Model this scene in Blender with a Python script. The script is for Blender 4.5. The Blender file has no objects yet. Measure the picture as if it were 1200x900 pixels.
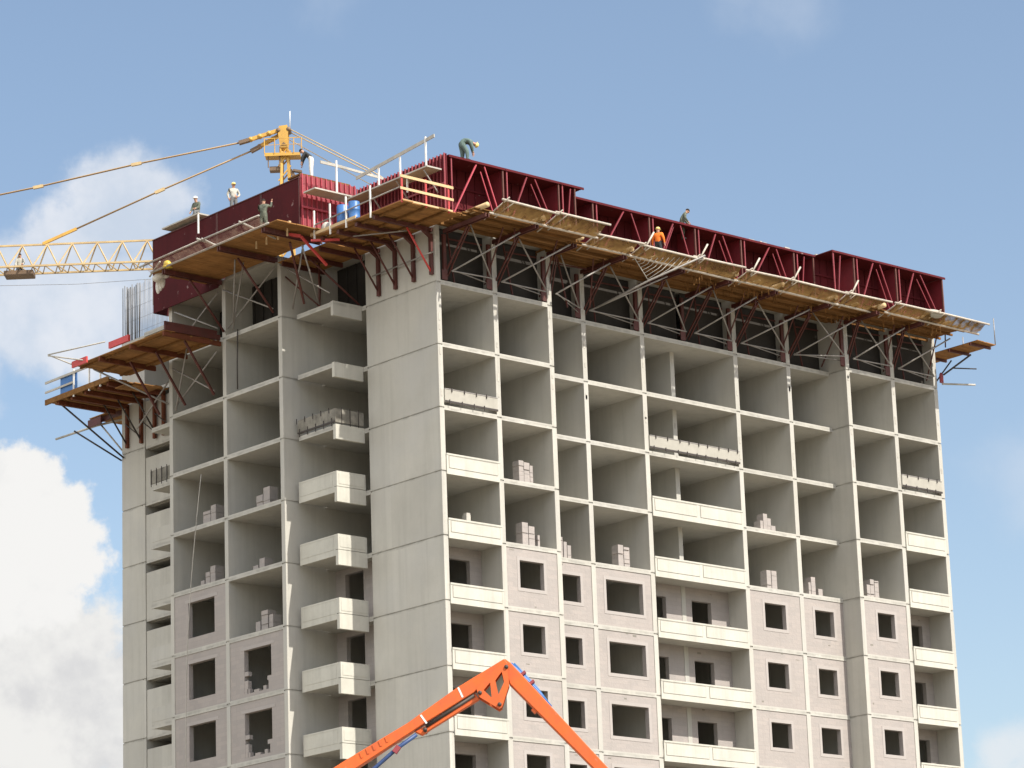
import bpy, math, random
from mathutils import Vector, Matrix

R = math.radians
rng = random.Random(7)
scene = bpy.context.scene
col = scene.collection

# ------------------------------------------------------------------ camera
cam_d = bpy.data.cameras.new('camera')
cam = bpy.data.objects.new('camera', cam_d)
col.objects.link(cam)
CAM = Vector((-92.533, -109.319, -43.516))
cr, cu, cf = Vector((0.75413, -0.65582, -0.03448)), Vector((-0.14528, -0.21779, 0.96512)), Vector((0.64046, 0.72282, 0.25951))
m4 = Matrix((cr, cu, -cf)).transposed().to_4x4()
m4.translation = CAM
cam.matrix_world = m4
cam_d.sensor_width = 36
cam_d.lens = 113.597
cam_d.clip_start = 0.5
cam_d.clip_end = 20000
scene.camera = cam

# ------------------------------------------------------------------ light, sky, exposure
SUN_EL = R(47)
sun_dir = Vector((0.175 * math.cos(SUN_EL), -0.985 * math.cos(SUN_EL), math.sin(SUN_EL))).normalized()
sl = bpy.data.lights.new('sun', 'SUN')
sl.energy = 3.9
sl.angle = R(0.5)
sl.color = (1.0, 0.94, 0.84)
so = bpy.data.objects.new('sun', sl)
so.rotation_euler = (-sun_dir).to_track_quat('-Z', 'Y').to_euler()
so.location = (0, -60, 80)
col.objects.link(so)
scene.view_settings.view_transform = 'Standard'
scene.view_settings.look = 'None'
scene.view_settings.gamma = 1
scene.view_settings.use_curve_mapping = False
scene.view_settings.exposure = 0.70

world = bpy.data.worlds.new('World')
scene.world = world
world.use_nodes = True
wt = world.node_tree
wt.nodes.clear()
SKY_STRENGTH = 0.15


def build_sky():
    N, L = wt.nodes.new, wt.links.new
    out = N('ShaderNodeOutputWorld')
    bg = N('ShaderNodeBackground')
    bg.inputs['Strength'].default_value = SKY_STRENGTH
    sky = N('ShaderNodeTexSky')
    sky.sky_type = 'NISHITA'
    sky.sun_disc = False
    sky.sun_elevation = SUN_EL
    sky.sun_rotation = math.atan2(sun_dir.x, sun_dir.y)
    sky.air_density = 1.0
    sky.dust_density = 1.6
    sky.ozone_density = 1.0
    tc = N('ShaderNodeTexCoord')
    D = tc.outputs['Generated']

    def noise(scale, detail, rough, off):
        mp = N('ShaderNodeMapping')
        mp.inputs['Location'].default_value = off
        L(D, mp.inputs['Vector'])
        n = N('ShaderNodeTexNoise')
        n.inputs['Scale'].default_value = scale
        n.inputs['Detail'].default_value = detail
        n.inputs['Roughness'].default_value = rough
        L(mp.outputs[0], n.inputs['Vector'])
        return n.outputs['Fac']

    def math_(op, a, b=None, clamp=False):
        n = N('ShaderNodeMath')
        n.operation = op
        n.use_clamp = clamp
        for i, v in enumerate((a, b)):
            if v is None:
                continue
            if isinstance(v, (int, float)):
                n.inputs[i].default_value = v
            else:
                L(v, n.inputs[i])
        return n.outputs[0]

    def ramp(v, a, b):
        n = N('ShaderNodeMapRange')
        n.interpolation_type = 'SMOOTHSTEP'
        n.inputs['From Min'].default_value = a
        n.inputs['From Max'].default_value = b
        L(v, n.inputs['Value'])
        return n.outputs[0]

    def mix(f, a, b):
        n = N('ShaderNodeMix')
        n.data_type = 'RGBA'
        if isinstance(f, (int, float)):
            n.inputs[0].default_value = f
        else:
            L(f, n.inputs[0])
        for s, v in ((6, a), (7, b)):
            if isinstance(v, tuple):
                n.inputs[s].default_value = v
            else:
                L(v, n.inputs[s])
        return n.outputs[2]

    def blob_field(blobs):
        # union of round lobes standing at fixed compass bearings and heights of the sky
        acc = None
        for (az, el, r) in blobs:
            c = (math.sin(R(az)) * math.cos(R(el)), math.cos(R(az)) * math.cos(R(el)), math.sin(R(el)))
            n = N('ShaderNodeVectorMath')
            n.operation = 'DISTANCE'
            L(D, n.inputs[0])
            n.inputs[1].default_value = c
            v = math_('SUBTRACT', R(r), n.outputs['Value'])
            acc = v if acc is None else math_('MAXIMUM', acc, v)
        return acc
    fine = noise(95, 7, 0.62, (3.1, 0.2, 1.7))
    broad = noise(24, 5, 0.55, (0.4, 2.2, 5.0))
    nf = math_('SUBTRACT', fine, 0.5)
    nb = math_('SUBTRACT', broad, 0.5)
    base = sky.outputs[0]
    K = 1.0 / SKY_STRENGTH
    tint = N('ShaderNodeMix')
    tint.data_type = 'RGBA'
    tint.blend_type = 'MULTIPLY'
    tint.inputs[0].default_value = 1.0
    L(base, tint.inputs[6])
    tint.inputs[7].default_value = SKY_TINT
    cur = tint.outputs[2]
    for blobs, soft, amp, op, c_hi, c_lo in CLOUDS:
        f = blob_field(blobs)
        f = math_('ADD', f, math_('MULTIPLY', nf, amp[0]))
        f = math_('ADD', f, math_('MULTIPLY', nb, amp[1]))
        a = math_('MULTIPLY', ramp(f, -soft * 0.5, soft * 0.5), op)
        a = math_('MULTIPLY', a, math_('ADD', math_('MULTIPLY', ramp(broad, 0.3, 0.7), 0.25 if op < 0.99 else 0.0), 0.78 if op < 0.99 else 1.0))
        shade = ramp(math_('ADD', broad, math_('MULTIPLY', nf, 0.5)), 0.30, 0.62)
        colr = mix(shade, tuple(k * K for k in c_lo) + (1,), tuple(k * K for k in c_hi) + (1,))
        cur = mix(a, cur, colr)
    L(cur, bg.inputs['Color'])
    L(bg.outputs[0], out.inputs['Surface'])


SKY_TINT = (0.80, 0.765, 0.72, 1)


# lobes given as (compass bearing, elevation, angular radius) in degrees
CLOUDS = [
    ([(34.536, 18.252, 1.135), (33.519, 17.275, 1.135), (35.165, 18.403, 0.636), (32.824, 16.372, 1.135), (33.985, 16.077, 0.908), (32.204, 16.964, 0.908), (34.687, 16.977, 0.908), (30.992, 15.607, 1.362)], 0.011, (0.014, 0.022), 0.92, (0.505, 0.522, 0.557), (0.426, 0.461, 0.513)),
    ([(33.149, 10.319, 1.12), (33.932, 10.758, 0.545), (33.871, 9.791, 0.787), (32.554, 9.508, 1.589), (33.526, 8.904, 0.999), (34.263, 9.934, 0.393), (31.367, 9.223, 1.967), (33.147, 11.213, 0.484), (34.054, 11.205, 0.182), (34.384, 10.305, 0.393), (34.532, 9.409, 0.605), (34.32, 8.744, 0.666)], 0.008, (0.02, 0.012), 1.0, (0.539, 0.535, 0.522), (0.435, 0.435, 0.439)),
    ([(32.006, 12.856, 1.271), (32.534, 13.155, 0.908), (33.114, 12.332, 0.757), (33.63, 12.0, 0.409), (32.768, 11.737, 0.908), (33.325, 12.929, 0.484), (31.333, 12.334, 1.816), (32.912, 13.529, 0.393), (33.751, 12.553, 0.212)], 0.006, (0.021, 0.012), 1.0, (0.565, 0.56, 0.55), (0.47, 0.475, 0.48)),
    ([(50.566, 12.978, 0.636), (50.117, 13.084, 0.333), (50.902, 12.431, 0.605), (51.211, 13.456, 0.454)], 0.02, (0.01, 0.02), 0.45, (0.452, 0.487, 0.539), (0.418, 0.461, 0.522)),
    ([(50.043, 8.109, 0.333), (50.417, 8.147, 0.424), (50.537, 7.771, 0.605)], 0.01, (0.012, 0.012), 0.75, (0.505, 0.522, 0.539), (0.47, 0.496, 0.522)),
    ([(236, 22, 13), (252, 38, 15), (262, 16, 14), (276, 40, 16), (286, 18, 14), (300, 34, 14), (312, 14, 10), (248, 62, 12)], 0.03, (0.05, 0.12), 1.0, (1.35, 1.32, 1.26), (1.0, 1.0, 1.0)),  # unseen bright clouds added in the west to lift the shaded left facade
    ([(46.967, 21.704, 0.681), (38.249, 22.018, 0.272), (46.166, 21.755, 0.378)], 0.02, (0.01, 0.02), 0.25, (0.452, 0.487, 0.539), (0.418, 0.461, 0.522)),
]
build_sky()

# ------------------------------------------------------------------ materials
MATS = {}


def material(name, colr, rough=0.8, metal=0.0, dirt=0.25, scale=1.2, streak=0.0, bump=0.0, dirt_col=None, kind=None):
    m = bpy.data.materials.new(name)
    m.use_nodes = True
    nt = m.node_tree
    N, L = nt.nodes.new, nt.links.new
    b = nt.nodes['Principled BSDF']
    b.inputs['Roughness'].default_value = rough
    b.inputs['Metallic'].default_value = metal
    b.inputs['Specular IOR Level'].default_value = 0.5 if rough < 0.7 else 0.15
    geo = N('ShaderNodeNewGeometry')
    pos = geo.outputs['Position']

    def noise(sc, det=5, mp=None, rgh=0.6):
        n = N('ShaderNodeTexNoise')
        n.inputs['Scale'].default_value = sc
        n.inputs['Detail'].default_value = det
        n.inputs['Roughness'].default_value = rgh
        src = pos
        if mp:
            q = N('ShaderNodeMapping')
            q.inputs['Scale'].default_value = mp
            L(pos, q.inputs['Vector'])
            src = q.outputs[0]
        L(src, n.inputs['Vector'])
        return n.outputs['Fac']

    def rng_(v, a, b_, lo=0.0, hi=1.0):
        n = N('ShaderNodeMapRange')
        for k, x in (('From Min', a), ('From Max', b_), ('To Min', lo), ('To Max', hi)):
            n.inputs[k].default_value = x
        L(v, n.inputs['Value'])
        return n.outputs[0]

    def mix(f, a, b_, bt='MIX'):
        n = N('ShaderNodeMix')
        n.data_type = 'RGBA'
        n.blend_type = bt
        for s, v in ((0, f), (6, a), (7, b_)):
            if isinstance(v, (int, float)):
                n.inputs[s].default_value = v
            elif isinstance(v, tuple):
                n.inputs[s].default_value = v if len(v) == 4 else v + (1,)
            else:
                L(v, n.inputs[s])
        return n.outputs[2]
    c0 = tuple(colr)
    c1 = tuple(dirt_col) if dirt_col else tuple(x * (1 - min(0.9, dirt * 1.6)) for x in c0)
    cur = mix(rng_(noise(scale), 0.38, 0.72), c0, mix(min(1.0, dirt * 2.2), c0, c1))
    cur = mix(rng_(noise(scale * 7, 3), 0.35, 0.75, 0, dirt * 0.8), cur, c1)
    if streak:
        st = noise(1.0, 4, (3.2, 3.2, 0.16), 0.65)
        cur = mix(rng_(st, 0.48, 0.74, 0, streak), cur, tuple(x * 0.55 for x in c0))
        st2 = noise(1.0, 3, (0.9, 0.9, 0.10), 0.5)
        cur = mix(rng_(st2, 0.5, 0.75, 0, streak * 0.6), cur, tuple(min(1, x * 1.22) for x in c0))
    hgt = None
    if kind == 'block':
        sep = N('ShaderNodeSeparateXYZ')
        L(pos, sep.inputs[0])
        ad = N('ShaderNodeMath')
        L(sep.outputs[0], ad.inputs[0])
        L(sep.outputs[1], ad.inputs[1])
        cb = N('ShaderNodeCombineXYZ')
        L(ad.outputs[0], cb.inputs[0])
        L(sep.outputs[2], cb.inputs[1])
        br = N('ShaderNodeTexBrick')
        br.inputs['Scale'].default_value = 1.0
        br.inputs['Brick Width'].default_value = 0.62
        br.inputs['Row Height'].default_value = 0.205
        br.inputs['Mortar Size'].default_value = 0.012
        br.inputs['Color1'].default_value = (0.95, 0.95, 0.95, 1)
        br.inputs['Color2'].default_value = (1.05, 1.03, 1.02, 1)
        br.inputs['Mortar'].default_value = (0.94, 0.94, 0.94, 1)
        L(cb.outputs[0], br.inputs['Vector'])
        cur = mix(1.0, cur, br.outputs['Color'], 'MULTIPLY')
    if kind == 'splash':
        cur = mix(rng_(noise(2.6, 6), 0.66, 0.72, 0, 0.55), cur, (0.34, 0.25, 0.24))
    if kind == 'cast':
        sep = N('ShaderNodeSeparateXYZ')
        L(pos, sep.inputs[0])
        wob = noise(0.8, 3)
        w1 = N('ShaderNodeMath'); w1.operation = 'MULTIPLY_ADD'
        L(wob, w1.inputs[0]); w1.inputs[1].default_value = 0.24; w1.inputs[2].default_value = 1.38
        w2 = N('ShaderNodeMath'); w2.operation = 'ADD'
        L(sep.outputs[2], w2.inputs[0]); L(w1.outputs[0], w2.inputs[1])
        w3 = N('ShaderNodeMath'); w3.operation = 'PINGPONG'
        L(w2.outputs[0], w3.inputs[0]); w3.inputs[1].default_value = 1.5
        fl = N('ShaderNodeVectorMath')
        fl.operation = 'MULTIPLY'
        L(pos, fl.inputs[0])
        fl.inputs[1].default_value = (0.29, 0.27, 1 / 3.0)
        f2 = N('ShaderNodeVectorMath')
        f2.operation = 'FLOOR'
        L(fl.outputs[0], f2.inputs[0])
        wn = N('ShaderNodeTexWhiteNoise')
        L(f2.outputs[0], wn.inputs['Vector'])
        cur = mix(rng_(wn.outputs['Value'], 0, 1, 0, 0.30), cur, tuple(x * 0.6 for x in c0))
        cur = mix(rng_(noise(0.33, 2), 0.45, 0.7, 0, 0.35), cur, (c0[0] * 0.86, c0[1] * 0.88, c0[2] * 0.95))
        seam = rng_(w3.outputs[0], 1.40, 1.49)
        sm2 = N('ShaderNodeMath'); sm2.operation = 'MULTIPLY'
        L(seam, sm2.inputs[0]); L(rng_(noise(1.6, 4), 0.36, 0.62, 0.0, 0.5), sm2.inputs[1])
        cur = mix(sm2.outputs[0], cur, tuple(x * 0.42 for x in c0))
    if kind == 'planks':
        st = noise(1.0, 4, (0.7, 5.5, 5.5), 0.6)
        cur = mix(rng_(st, 0.4, 0.7, 0, 0.75), cur, tuple(x * 0.42 for x in c0))
    L(cur, b.inputs['Base Color'])
    if bump:
        bp = N('ShaderNodeBump')
        bp.inputs['Strength'].default_value = bump
        bp.inputs['Distance'].default_value = 0.03
        L(noise(scale * 9, 6), bp.inputs['Height'])
        L(bp.outputs[0], b.inputs['Normal'])
    MATS[name] = m
    return m


material('concrete', (0.495, 0.483, 0.438), 0.9, dirt=0.18, scale=0.45, streak=0.28, bump=0.35, kind='cast')
material('rough_concrete', (0.28, 0.265, 0.235), 0.92, dirt=0.3, scale=0.7, streak=0.4, bump=0.5)
material('parapet_concrete', (0.52, 0.51, 0.455), 0.85, dirt=0.20, scale=0.9, streak=0.30, bump=0.15)
material('interior_shade', (0.20, 0.155, 0.13), 0.95, dirt=0.3, scale=0.8)  # interior shade put into the colour of the corridor walls
material('dirty_shutter', (0.27, 0.255, 0.22), 0.8, dirt=0.4, scale=2.2, streak=0.4)
material('aerated_block', (0.358, 0.330, 0.314), 0.95, dirt=0.12, scale=0.8, streak=0.12, bump=0.45, kind='block')
material('plaster', (0.385, 0.357, 0.340), 0.9, dirt=0.12, scale=1.1, bump=0.2)
material('shaded_red_steel', (0.075, 0.012, 0.015), 0.85, dirt=0.30, scale=0.6, streak=0.35, dirt_col=(0.045, 0.011, 0.013), kind='splash')  # darkened copy of red_steel, shade of the left wing put into its colour
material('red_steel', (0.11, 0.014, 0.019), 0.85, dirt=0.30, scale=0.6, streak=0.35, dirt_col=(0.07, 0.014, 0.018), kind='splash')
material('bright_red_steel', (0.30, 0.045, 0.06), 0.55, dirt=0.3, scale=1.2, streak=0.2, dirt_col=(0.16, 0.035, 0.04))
material('strut_red', (0.55, 0.06, 0.055), 0.5, dirt=0.2, scale=1.5)
material('rib_red_steel', (0.44, 0.06, 0.085), 0.55, dirt=0.2, scale=1.4, streak=0.25, dirt_col=(0.32, 0.05, 0.07), kind='splash')
material('fin_red', (0.22, 0.022, 0.034), 0.6, dirt=0.3, scale=1.2, dirt_col=(0.12, 0.02, 0.026))
material('rust_post', (0.16, 0.075, 0.065), 0.7, dirt=0.3, scale=2)
material('rust_steel', (0.17, 0.055, 0.028), 0.7, dirt=0.35, scale=2.0)
material('bracket_steel', (0.095, 0.02, 0.015), 0.6, dirt=0.35, scale=2.0, dirt_col=(0.05, 0.018, 0.014))
material('timber', (0.26, 0.13, 0.045), 0.85, dirt=0.3, scale=1.1, kind='planks', bump=0.2)
material('old_ply', (0.40, 0.20, 0.07), 0.8, dirt=0.35, scale=0.8, kind='planks')
material('new_timber', (0.60, 0.44, 0.25), 0.8, dirt=0.2, scale=1.6, bump=0.1)
material('zinc', (0.32, 0.30, 0.28), 0.5, 0.2, dirt=0.3, scale=2.0)
material('white_tube', (0.56, 0.50, 0.42), 0.6, dirt=0.3, scale=3)
material('pale_plank', (0.50, 0.48, 0.43), 0.85, dirt=0.3, scale=1.5)
material('grey_shutter', (0.40, 0.385, 0.34), 0.8, 0.0, dirt=0.2, scale=2.2, streak=0.15)
material('bay_shade', (0.045, 0.041, 0.037), 0.9, 0.0, dirt=0.3, scale=0.8, streak=0.3)  # near-black colour for sheets that stand in for shade in the top bays
material('dark_iron', (0.06, 0.05, 0.045), 0.6, 0.2, dirt=0.3, scale=3)
material('crane_yellow', (0.60, 0.35, 0.06), 0.5, dirt=0.3, scale=1.3, dirt_col=(0.38, 0.22, 0.06))
material('crane_pale', (0.56, 0.42, 0.21), 0.55, dirt=0.3, scale=1.3, dirt_col=(0.32, 0.22, 0.12))
material('crane_rod', (0.40, 0.27, 0.14), 0.6, dirt=0.2, scale=1.5)
material('crane_brown', (0.20, 0.13, 0.08), 0.6, dirt=0.3, scale=1.3)
material('pump_orange', (0.70, 0.12, 0.014), 0.5, dirt=0.32, scale=2.2, streak=0.3, dirt_col=(0.40, 0.085, 0.03), kind='splash')
material('blue_paint', (0.045, 0.16, 0.42), 0.45, dirt=0.25, scale=2)
material('hose_blue', (0.03, 0.07, 0.20), 0.5, dirt=0.3, scale=3)
material('white_paint', (0.78, 0.77, 0.74), 0.5, dirt=0.2, scale=2)
material('skin', (0.45, 0.25, 0.17), 0.6, dirt=0.1)
material('hair', (0.03, 0.022, 0.018), 0.7, dirt=0.1)
material('camo', (0.17, 0.19, 0.15), 0.9, dirt=0.5, scale=5)
material('light_shirt', (0.46, 0.45, 0.40), 0.9, dirt=0.2, scale=4)
material('dark_cloth', (0.05, 0.052, 0.055), 0.9, dirt=0.2, scale=4)
material('grey_cloth', (0.17, 0.175, 0.18), 0.9, dirt=0.2, scale=4)
material('green_cloth', (0.14, 0.20, 0.185), 0.9, dirt=0.3, scale=4)
material('white_cloth', (0.72, 0.70, 0.66), 0.9, dirt=0.25, scale=4)
material('orange_vest', (0.80, 0.20, 0.035), 0.8, dirt=0.15, scale=4)
material('yellow_plastic', (0.75, 0.55, 0.06), 0.4, dirt=0.15, scale=4)
material('yellow_helmet', (0.80, 0.66, 0.22), 0.4, dirt=0.15, scale=4)
material('white_helmet', (0.80, 0.79, 0.74), 0.4, dirt=0.1, scale=4)
material('ground', (0.30, 0.26, 0.20), 0.95, dirt=0.35, scale=0.03, bump=0.4)


def net_material(name, colr, cover):
    m = material(name, colr, 0.9, dirt=0.3, scale=2.5)
    nt = m.node_tree
    N, L = nt.nodes.new, nt.links.new
    b = nt.nodes['Principled BSDF']
    out = [n for n in nt.nodes if n.type == 'OUTPUT_MATERIAL'][0]
    tr = N('ShaderNodeBsdfTranslucent')
    tr.inputs['Color'].default_value = tuple(min(1, c * 1.25) for c in colr) + (1,)
    mx = N('ShaderNodeMixShader')
    mx.inputs[0].default_value = 0.42
    L(b.outputs[0], mx.inputs[1])
    L(tr.outputs[0], mx.inputs[2])
    tp = N('ShaderNodeBsdfTransparent')
    m2 = N('ShaderNodeMixShader')
    geo = N('ShaderNodeNewGeometry')
    n = N('ShaderNodeTexNoise')
    n.inputs['Scale'].default_value = 3.0
    n.inputs['Detail'].default_value = 6
    L(geo.outputs['Position'], n.inputs['Vector'])
    r = N('ShaderNodeMapRange')
    r.inputs['From Min'].default_value = 0.35
    r.inputs['From Max'].default_value = 0.68
    r.inputs['To Min'].default_value = min(1, cover + 0.2)
    r.inputs['To Max'].default_value = cover - 0.25
    L(n.outputs['Fac'], r.inputs['Value'])
    L(r.outputs[0], m2.inputs[0])
    L(tp.outputs[0], m2.inputs[1])
    L(mx.outputs[0], m2.inputs[2])
    L(m2.outputs[0], out.inputs['Surface'])


net_material('net_tan', (0.23, 0.14, 0.05), 0.82)
net_material('net_dark', (0.24, 0.16, 0.12), 0.36)


# ------------------------------------------------------------------ mesh helpers
class MB:
    """Collects simple solids (world coordinates) and links them as ONE mesh object."""

    def __init__(self):
        self.v, self.f, self.mi, self.sm = [], [], [], []
        self.cur = 0
        self.smooth = False
        self.st = []

    def add(self, vs, fs):
        o = len(self.v)
        self.st.append((o, len(self.f)))
        self.v += [Vector(p) for p in vs]
        for f in fs:
            self.f.append(tuple(o + i for i in f))
            self.mi.append(self.cur)
            self.sm.append(self.smooth)
        return self

    def box(self, x0, x1, y0, y1, z0, z1):
        x0, x1 = min(x0, x1), max(x0, x1)
        y0, y1 = min(y0, y1), max(y0, y1)
        z0, z1 = min(z0, z1), max(z0, z1)
        vs = [(x0, y0, z0), (x1, y0, z0), (x1, y1, z0), (x0, y1, z0), (x0, y0, z1), (x1, y0, z1), (x1, y1, z1), (x0, y1, z1)]
        return self.add(vs, [(0, 3, 2, 1), (4, 5, 6, 7), (0, 1, 5, 4), (1, 2, 6, 5), (2, 3, 7, 6), (3, 0, 4, 7)])

    def bar(self, a, b, w, h=None, up=(0, 0, 1)):
        """rectangular bar from a to b, w wide and h high"""
        a, b = Vector(a), Vector(b)
        h = w if h is None else h
        d = (b - a).normalized()
        s = d.cross(Vector(up))
        if s.length < 1e-4:
            s = d.cross(Vector((1, 0, 0)))
        s.normalize()
        t = s.cross(d)
        s, t = s * w / 2, t * h / 2
        vs = [a - s - t, a + s - t, a + s + t, a - s + t, b - s - t, b + s - t, b + s + t, b - s + t]
        return self.add(vs, [(3, 2, 1, 0), (4, 5, 6, 7), (0, 1, 5, 4), (1, 2, 6, 5), (2, 3, 7, 6), (3, 0, 4, 7)])

    def tube(self, pts, r, n=7, r1=None):
        pts = [Vector(p) for p in pts]
        rs = [r + ((r if r1 is None else r1) - r) * i / max(1, len(pts) - 1) for i in range(len(pts))]
        vs, fs = [], []
        for i, p in enumerate(pts):
            d = (pts[min(i + 1, len(pts) - 1)] - pts[max(i - 1, 0)]).normalized()
            s = d.cross(Vector((0.123, 0.31, 0.94)))
            if s.length < 1e-3:
                s = d.cross(Vector((1, 0, 0)))
            s.normalize()
            t = s.cross(d)
            for k in range(n):
                an = 2 * math.pi * k / n
                vs.append(p + (s * math.cos(an) + t * math.sin(an)) * rs[i])
        for i in range(len(pts) - 1):
            for k in range(n):
                k2 = (k + 1) % n
                fs.append((i * n + k, i * n + k2, (i + 1) * n + k2, (i + 1) * n + k))
        fs.append(tuple(range(n))[::-1])
        fs.append(tuple((len(pts) - 1) * n + k for k in range(n)))
        old = self.smooth
        self.smooth = True
        self.add(vs, fs)
        self.smooth = old
        return self

    def prism(self, poly, origin, e1, e2, th):
        """extrude a 2-D outline (coordinates along e1, e2) by th both ways across its plane"""
        o, e1, e2 = Vector(origin), Vector(e1), Vector(e2)
        n = e1.cross(e2).normalized()
        k = len(poly)
        vs = [o + e1 * x + e2 * y - n * th / 2 for x, y in poly] + [o + e1 * x + e2 * y + n * th / 2 for x, y in poly]
        fs = [tuple(range(k))[::-1], tuple(range(k, 2 * k))]
        fs += [(i, (i + 1) % k, k + (i + 1) % k, k + i) for i in range(k)]
        return self.add(vs, fs)

    def ell(self, c, rx, ry, rz, nu=12, nv=8, rot=None, zmin=-1.0):
        c = Vector(c)
        vs, fs = [], []
        v0 = math.asin(max(-1, zmin))
        for j in range(nv + 1):
            la = v0 + (math.pi / 2 - v0) * j / nv
            for i in range(nu):
                lo = 2 * math.pi * i / nu
                q = Vector((rx * math.cos(la) * math.cos(lo), ry * math.cos(la) * math.sin(lo), rz * math.sin(la)))
                if rot is not None:
                    q = rot @ q
                vs.append(c + q)
        for j in range(nv):
            for i in range(nu):
                i2 = (i + 1) % nu
                fs.append((j * nu + i, j * nu + i2, (j + 1) * nu + i2, (j + 1) * nu + i))
        fs.append(tuple(range(nu))[::-1])
        old = self.smooth
        self.smooth = True
        self.add(vs, fs)
        self.smooth = old
        return self

    def plate_hole(self, u0, u1, z0, z1, hole, frame):
        """upright slab u0..u1 x z0..z1 with one rectangular opening; frame(u, d, z) -> world, d = 0 front, 1 back"""
        a0, a1, b0, b1 = hole
        us, zs = [u0, a0, a1, u1], [z0, b0, b1, z1]
        vs = [frame(us[i], d, zs[j]) for d in (0, 1) for j in range(4) for i in range(4)]
        fs = []
        ix = lambda d, j, i: d * 16 + j * 4 + i
        for j in range(3):
            for i in range(3):
                if i == 1 and j == 1:
                    continue
                fs.append((ix(0, j, i), ix(0, j, i + 1), ix(0, j + 1, i + 1), ix(0, j + 1, i)))
                fs.append((ix(1, j, i), ix(1, j + 1, i), ix(1, j + 1, i + 1), ix(1, j, i + 1)))
        ring = [(1, 1), (1, 2), (2, 2), (2, 1)]
        for k in range(4):
            (j, i), (j2, i2) = ring[k], ring[(k + 1) % 4]
            fs.append((ix(0, j, i), ix(1, j, i), ix(1, j2, i2), ix(0, j2, i2)))
        outer = [(0, 0), (0, 3), (3, 3), (3, 0)]
        for k in range(4):
            (j, i), (j2, i2) = outer[k], outer[(k + 1) % 4]
            fs.append((ix(0, j, i), ix(0, j2, i2), ix(1, j2, i2), ix(1, j, i)))
        return self.add(vs, fs)

    def each(self, name, mat, parent):
        """one mesh object per solid collected"""
        ends = self.st[1:] + [(len(self.v), len(self.f))]
        for (v0, f0), (v1, f1) in zip(self.st, ends):
            q = MB()
            q.v = self.v[v0:v1]
            q.f = [tuple(i - v0 for i in f) for f in self.f[f0:f1]]
            q.mi, q.sm = self.mi[f0:f1], self.sm[f0:f1]
            q.build(name, mat, parent)

    def build(self, name, mat, parent=None, bevel=0.0):
        o0 = Vector((0, 0, 0))
        if parent is not None:
            o0 = WORLD_LOC[parent.name]
        me = bpy.data.meshes.new(name)
        me.from_pydata([tuple(p - o0) for p in self.v], [], self.f)
        for m in (mat if isinstance(mat, (list, tuple)) else [mat]):
            me.materials.append(MATS[m])
        me.polygons.foreach_set('material_index', self.mi)
        me.polygons.foreach_set('use_smooth', self.sm)
        me.update()
        import bmesh
        bm = bmesh.new()
        bm.from_mesh(me)
        bmesh.ops.recalc_face_normals(bm, faces=bm.faces)
        bm.to_mesh(me)
        bm.free()
        o = bpy.data.objects.new(name, me)
        col.objects.link(o)
        if parent is not None:
            o.parent = parent
            WORLD_LOC[o.name] = o0.copy()
        else:
            WORLD_LOC[o.name] = Vector((0, 0, 0))
        if bevel:
            mo = o.modifiers.new('bevel', 'BEVEL')
            mo.width = bevel
            mo.segments = 1
            mo.limit_method = 'ANGLE'
        return o


WORLD_LOC = {}


def tag(o, label=None, cat=None, group=None, kind=None):
    for k, v in (('label', label), ('category', cat), ('group', group), ('kind', kind)):
        if v:
            o[k] = v
    return o


def thing(name, label, cat, loc, group=None):
    o = bpy.data.objects.new(name, None)
    o.empty_display_size = 0.3
    o.location = loc
    col.objects.link(o)
    WORLD_LOC[o.name] = Vector(loc)
    return tag(o, label, cat, group)


def recentre(o):
    """put a one-mesh thing's origin at its base"""
    me = o.data
    vs = [v.co.copy() for v in me.vertices]
    c = Vector((sum(v.x for v in vs) / len(vs), sum(v.y for v in vs) / len(vs), min(v.z for v in vs)))
    for v in me.vertices:
        v.co -= c
    o.location = c
    WORLD_LOC[o.name] = c
    return o


def one(mb, name, mat, label, cat, group=None, bevel=0.0):
    return tag(recentre(mb.build(name, mat, None, bevel)), label, cat, group)

# ------------------------------------------------------------------ ground
GZ = -45.1
g = MB()
rings = [0, 60, 140, 300, 800, 2500, 7000]
pts = []
for i, rr in enumerate(rings):
    for k in range(48):
        an = 2 * math.pi * k / 48
        pts.append((10 + rr * math.cos(an), rr * math.sin(an), GZ - 0.02 + (0 if rr < 280 else rng.uniform(-1.5, 0.5))))
g.add(pts, [(i * 48 + k, i * 48 + (k + 1) % 48, (i + 1) * 48 + (k + 1) % 48, (i + 1) * 48 + k) for i in range(len(rings) - 1) for k in range(48)])
go = g.build('ground', 'ground')
tag(go, kind='structure', label='bare sandy ground of the building site')

# ------------------------------------------------------------------ the concrete tower
H = 3.0
CX = [0.0, 3.475, 6.902, 10.15, 14.046, 17.25, 20.531, 24.372, 27.55, 30.991, 34.359]
DR = 1.188            # set-back of the middle bays
AX = -2.53            # the left wing stands out this far
Y1, Y2, Y2B, Y3, Y4, Y5 = 5.18, 8.79, 13.293, 17.793, 23.5, 25.55
TW = 0.14             # half a cross wall
SL = 0.11             # half a slab
NB = 15               # storeys down to the ground
tower = thing('apartment_building', 'unfinished grey concrete apartment tower with open bays above and pink block walls below', 'building', (17, 12, GZ))

front = lambda i: DR if 3 <= i <= 7 else 0.0


def wall_panels(mb, x0, x1, y0, y1, top=-1, bot=NB, core=0.035):
    """a wall cast storey by storey, a shallow open joint at each floor"""
    for n in range(top, bot):
        za, zb = -H * (n + 1), -H * n
        mb.box(x0, x1, y0, y1, za + 0.028, zb - 0.028)
    mb.box(x0 + core, x1 - core, y0 + core, y1 - core, -H * bot, -H * top - 0.03)
    return mb


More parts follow.
